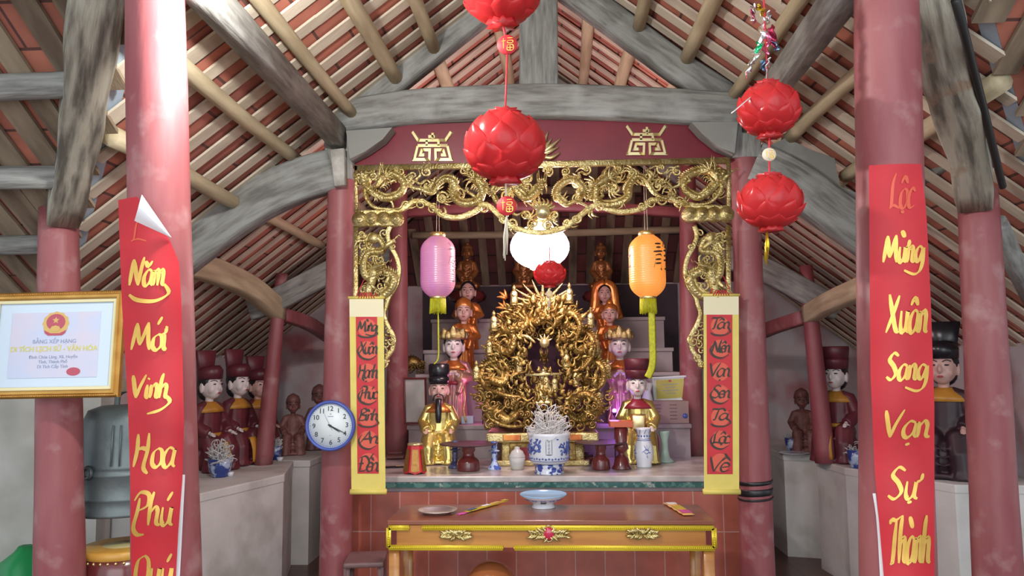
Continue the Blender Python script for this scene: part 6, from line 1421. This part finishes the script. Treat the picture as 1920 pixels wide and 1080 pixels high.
# little standing buddhas all round
fb = MB(); fb.tube([(0,0,0),(0,0,.02),(0,0,.05),(0,0,.075),(0,0,.092),(0,0,.102)], [(.030,.024),(.028,.022),(.025,.02),(.028,.02),(.020,.015),(.009,.009)], 12); fb.ell((0,-.002,.117),(.0145,.015,.018),10,8); fb.ell((0,.002,.134),.007,8,6)
fb.ell((0,-.022,.062),(.014,.009,.009),8,6)
fb.lathe([(.024,-.012),(.03,-.006),(.024,.0)], 12)
first = None
for k, (x, y) in enumerate(((964,570),(1068,566),(926,618),(1108,612),(918,664),(1118,662),(893,712),(1140,708),(941,724),(1080,722),(1024,730),(1040,732),(912,762),(1124,758),(974,700),(1062,690))):
    sc_ = S(34 if y < 715 else 30,Yt)/.135; pos = q(x, y, .06+.12*(1-abs(x-1018)/130))
    if first is None: first = fb.build('buddha_figurine', M_gold, o); first.location = pos; first.scale = (sc_,)*3
    else:
        d_ = first.copy(); COL.objects.link(d_); d_.parent = o; d_.location = pos; d_.scale = (sc_,)*3
st = statue('seated_buddha', None, (0,0,0), S(56,Yt)/.9, 'lotus', 0, M_goldpale, M_goldpale, 'bun', seat=M_goldpale); st.parent = o; st.location = q(1020,760,.14)
for k_ in ('label','category'):
    if k_ in st: del st[k_]
# small red flames on the left flank
mb = MB()
for k in range(3):
    p = q(945+k*2,600-k*20,.02); 
    for a in (100,135,170): d = Vector((math.cos(math.radians(a)),-.1,math.sin(math.radians(a)))); mb.tube(crom([p,p+d*.035+Vector((0,0,.006)),p+d*.065],3), [.008,.012,.012,.010,.007,.004,.001], 6)
mb.build('red_flames', M_amber, o)
# coloured decoration lamps among the figures
for (px, py, Y, m_, l, e, colr) in ((1152,770,5.35,M_purple,'small lit purple lamp behind the seated official with the maroon cap',1.1,(.50,.18,1)),(905,742,5.45,M_pink,'small lit pink lamp behind the throne on its left',.7,(1,.25,.6))):
    c = P(px,py,Y); zs = ZA if Y < 5.4 else 1.12 if Y < 5.7 else 1.655; t = thing('decoration_lamp', l, 'lamp', c); MB().ell((0,0,0),.014,10,8).build('bulb', m_, t); MB().lathe([(.012,-.03),(.012,-.01)],10).build('socket', M_wire, t); MB().tube([(0,0,-.02),(0,0,zs-c.z+.003)], .004, 6).build('stem', M_wire, t)
    light(l.split(' ')[2]+'_glow', 'POINT', c, e, colr, .05)

g = random.Random(6)
for k, (px, py, w_, h_) in enumerate(((378,642,26,16),(396,648,22,14),(374,661,30,16),(397,665,24,15),(378,679,28,15),(399,682,20,14))):
    p = P(px,py,6.45); o = MB().ell((0,0,0),(S(w_,6.4)*.6,.06,S(h_,6.4)*.6),10,7).xf(Matrix.Translation((-2.93,p.y+ (k%2)*.0,p.z))).build('wall_stone', M_stone)
    tag(o, ('rough grey stone at the top of the left wall pile, nearest the banner','rough grey stone at the top of the left wall pile, right hand side','wide grey stone in the middle row of the left wall pile','small grey stone in the middle row of the left wall pile, right hand side','rough grey stone in the bottom row of the left wall pile','smallest grey stone in the bottom row of the left wall pile')[k], 'stone', 'dry stones above the left ledge')
# ================================================================ lamps
t = thing('bare_bulb', 'bare lit bulb hanging on a wire high between the front columns', 'bulb', BULB)
MB().ell((0,0,0), (.03,.03,.036), 12, 8).build('glass', M_bulb, t)
MB().lathe([(.016,.03),(.02,.04),(.02,.09),(.008,.1)], 12).build('socket', M_wire, t)
MB().tube([(0,0,.1),(.02,.02,.3),(.02,0,.6)], .004, 6).build('wire', M_wire, t)
light('bulb_light', 'POINT', BULB+Vector((0,0,-.05)), 46, (1,.98,.94), .045)
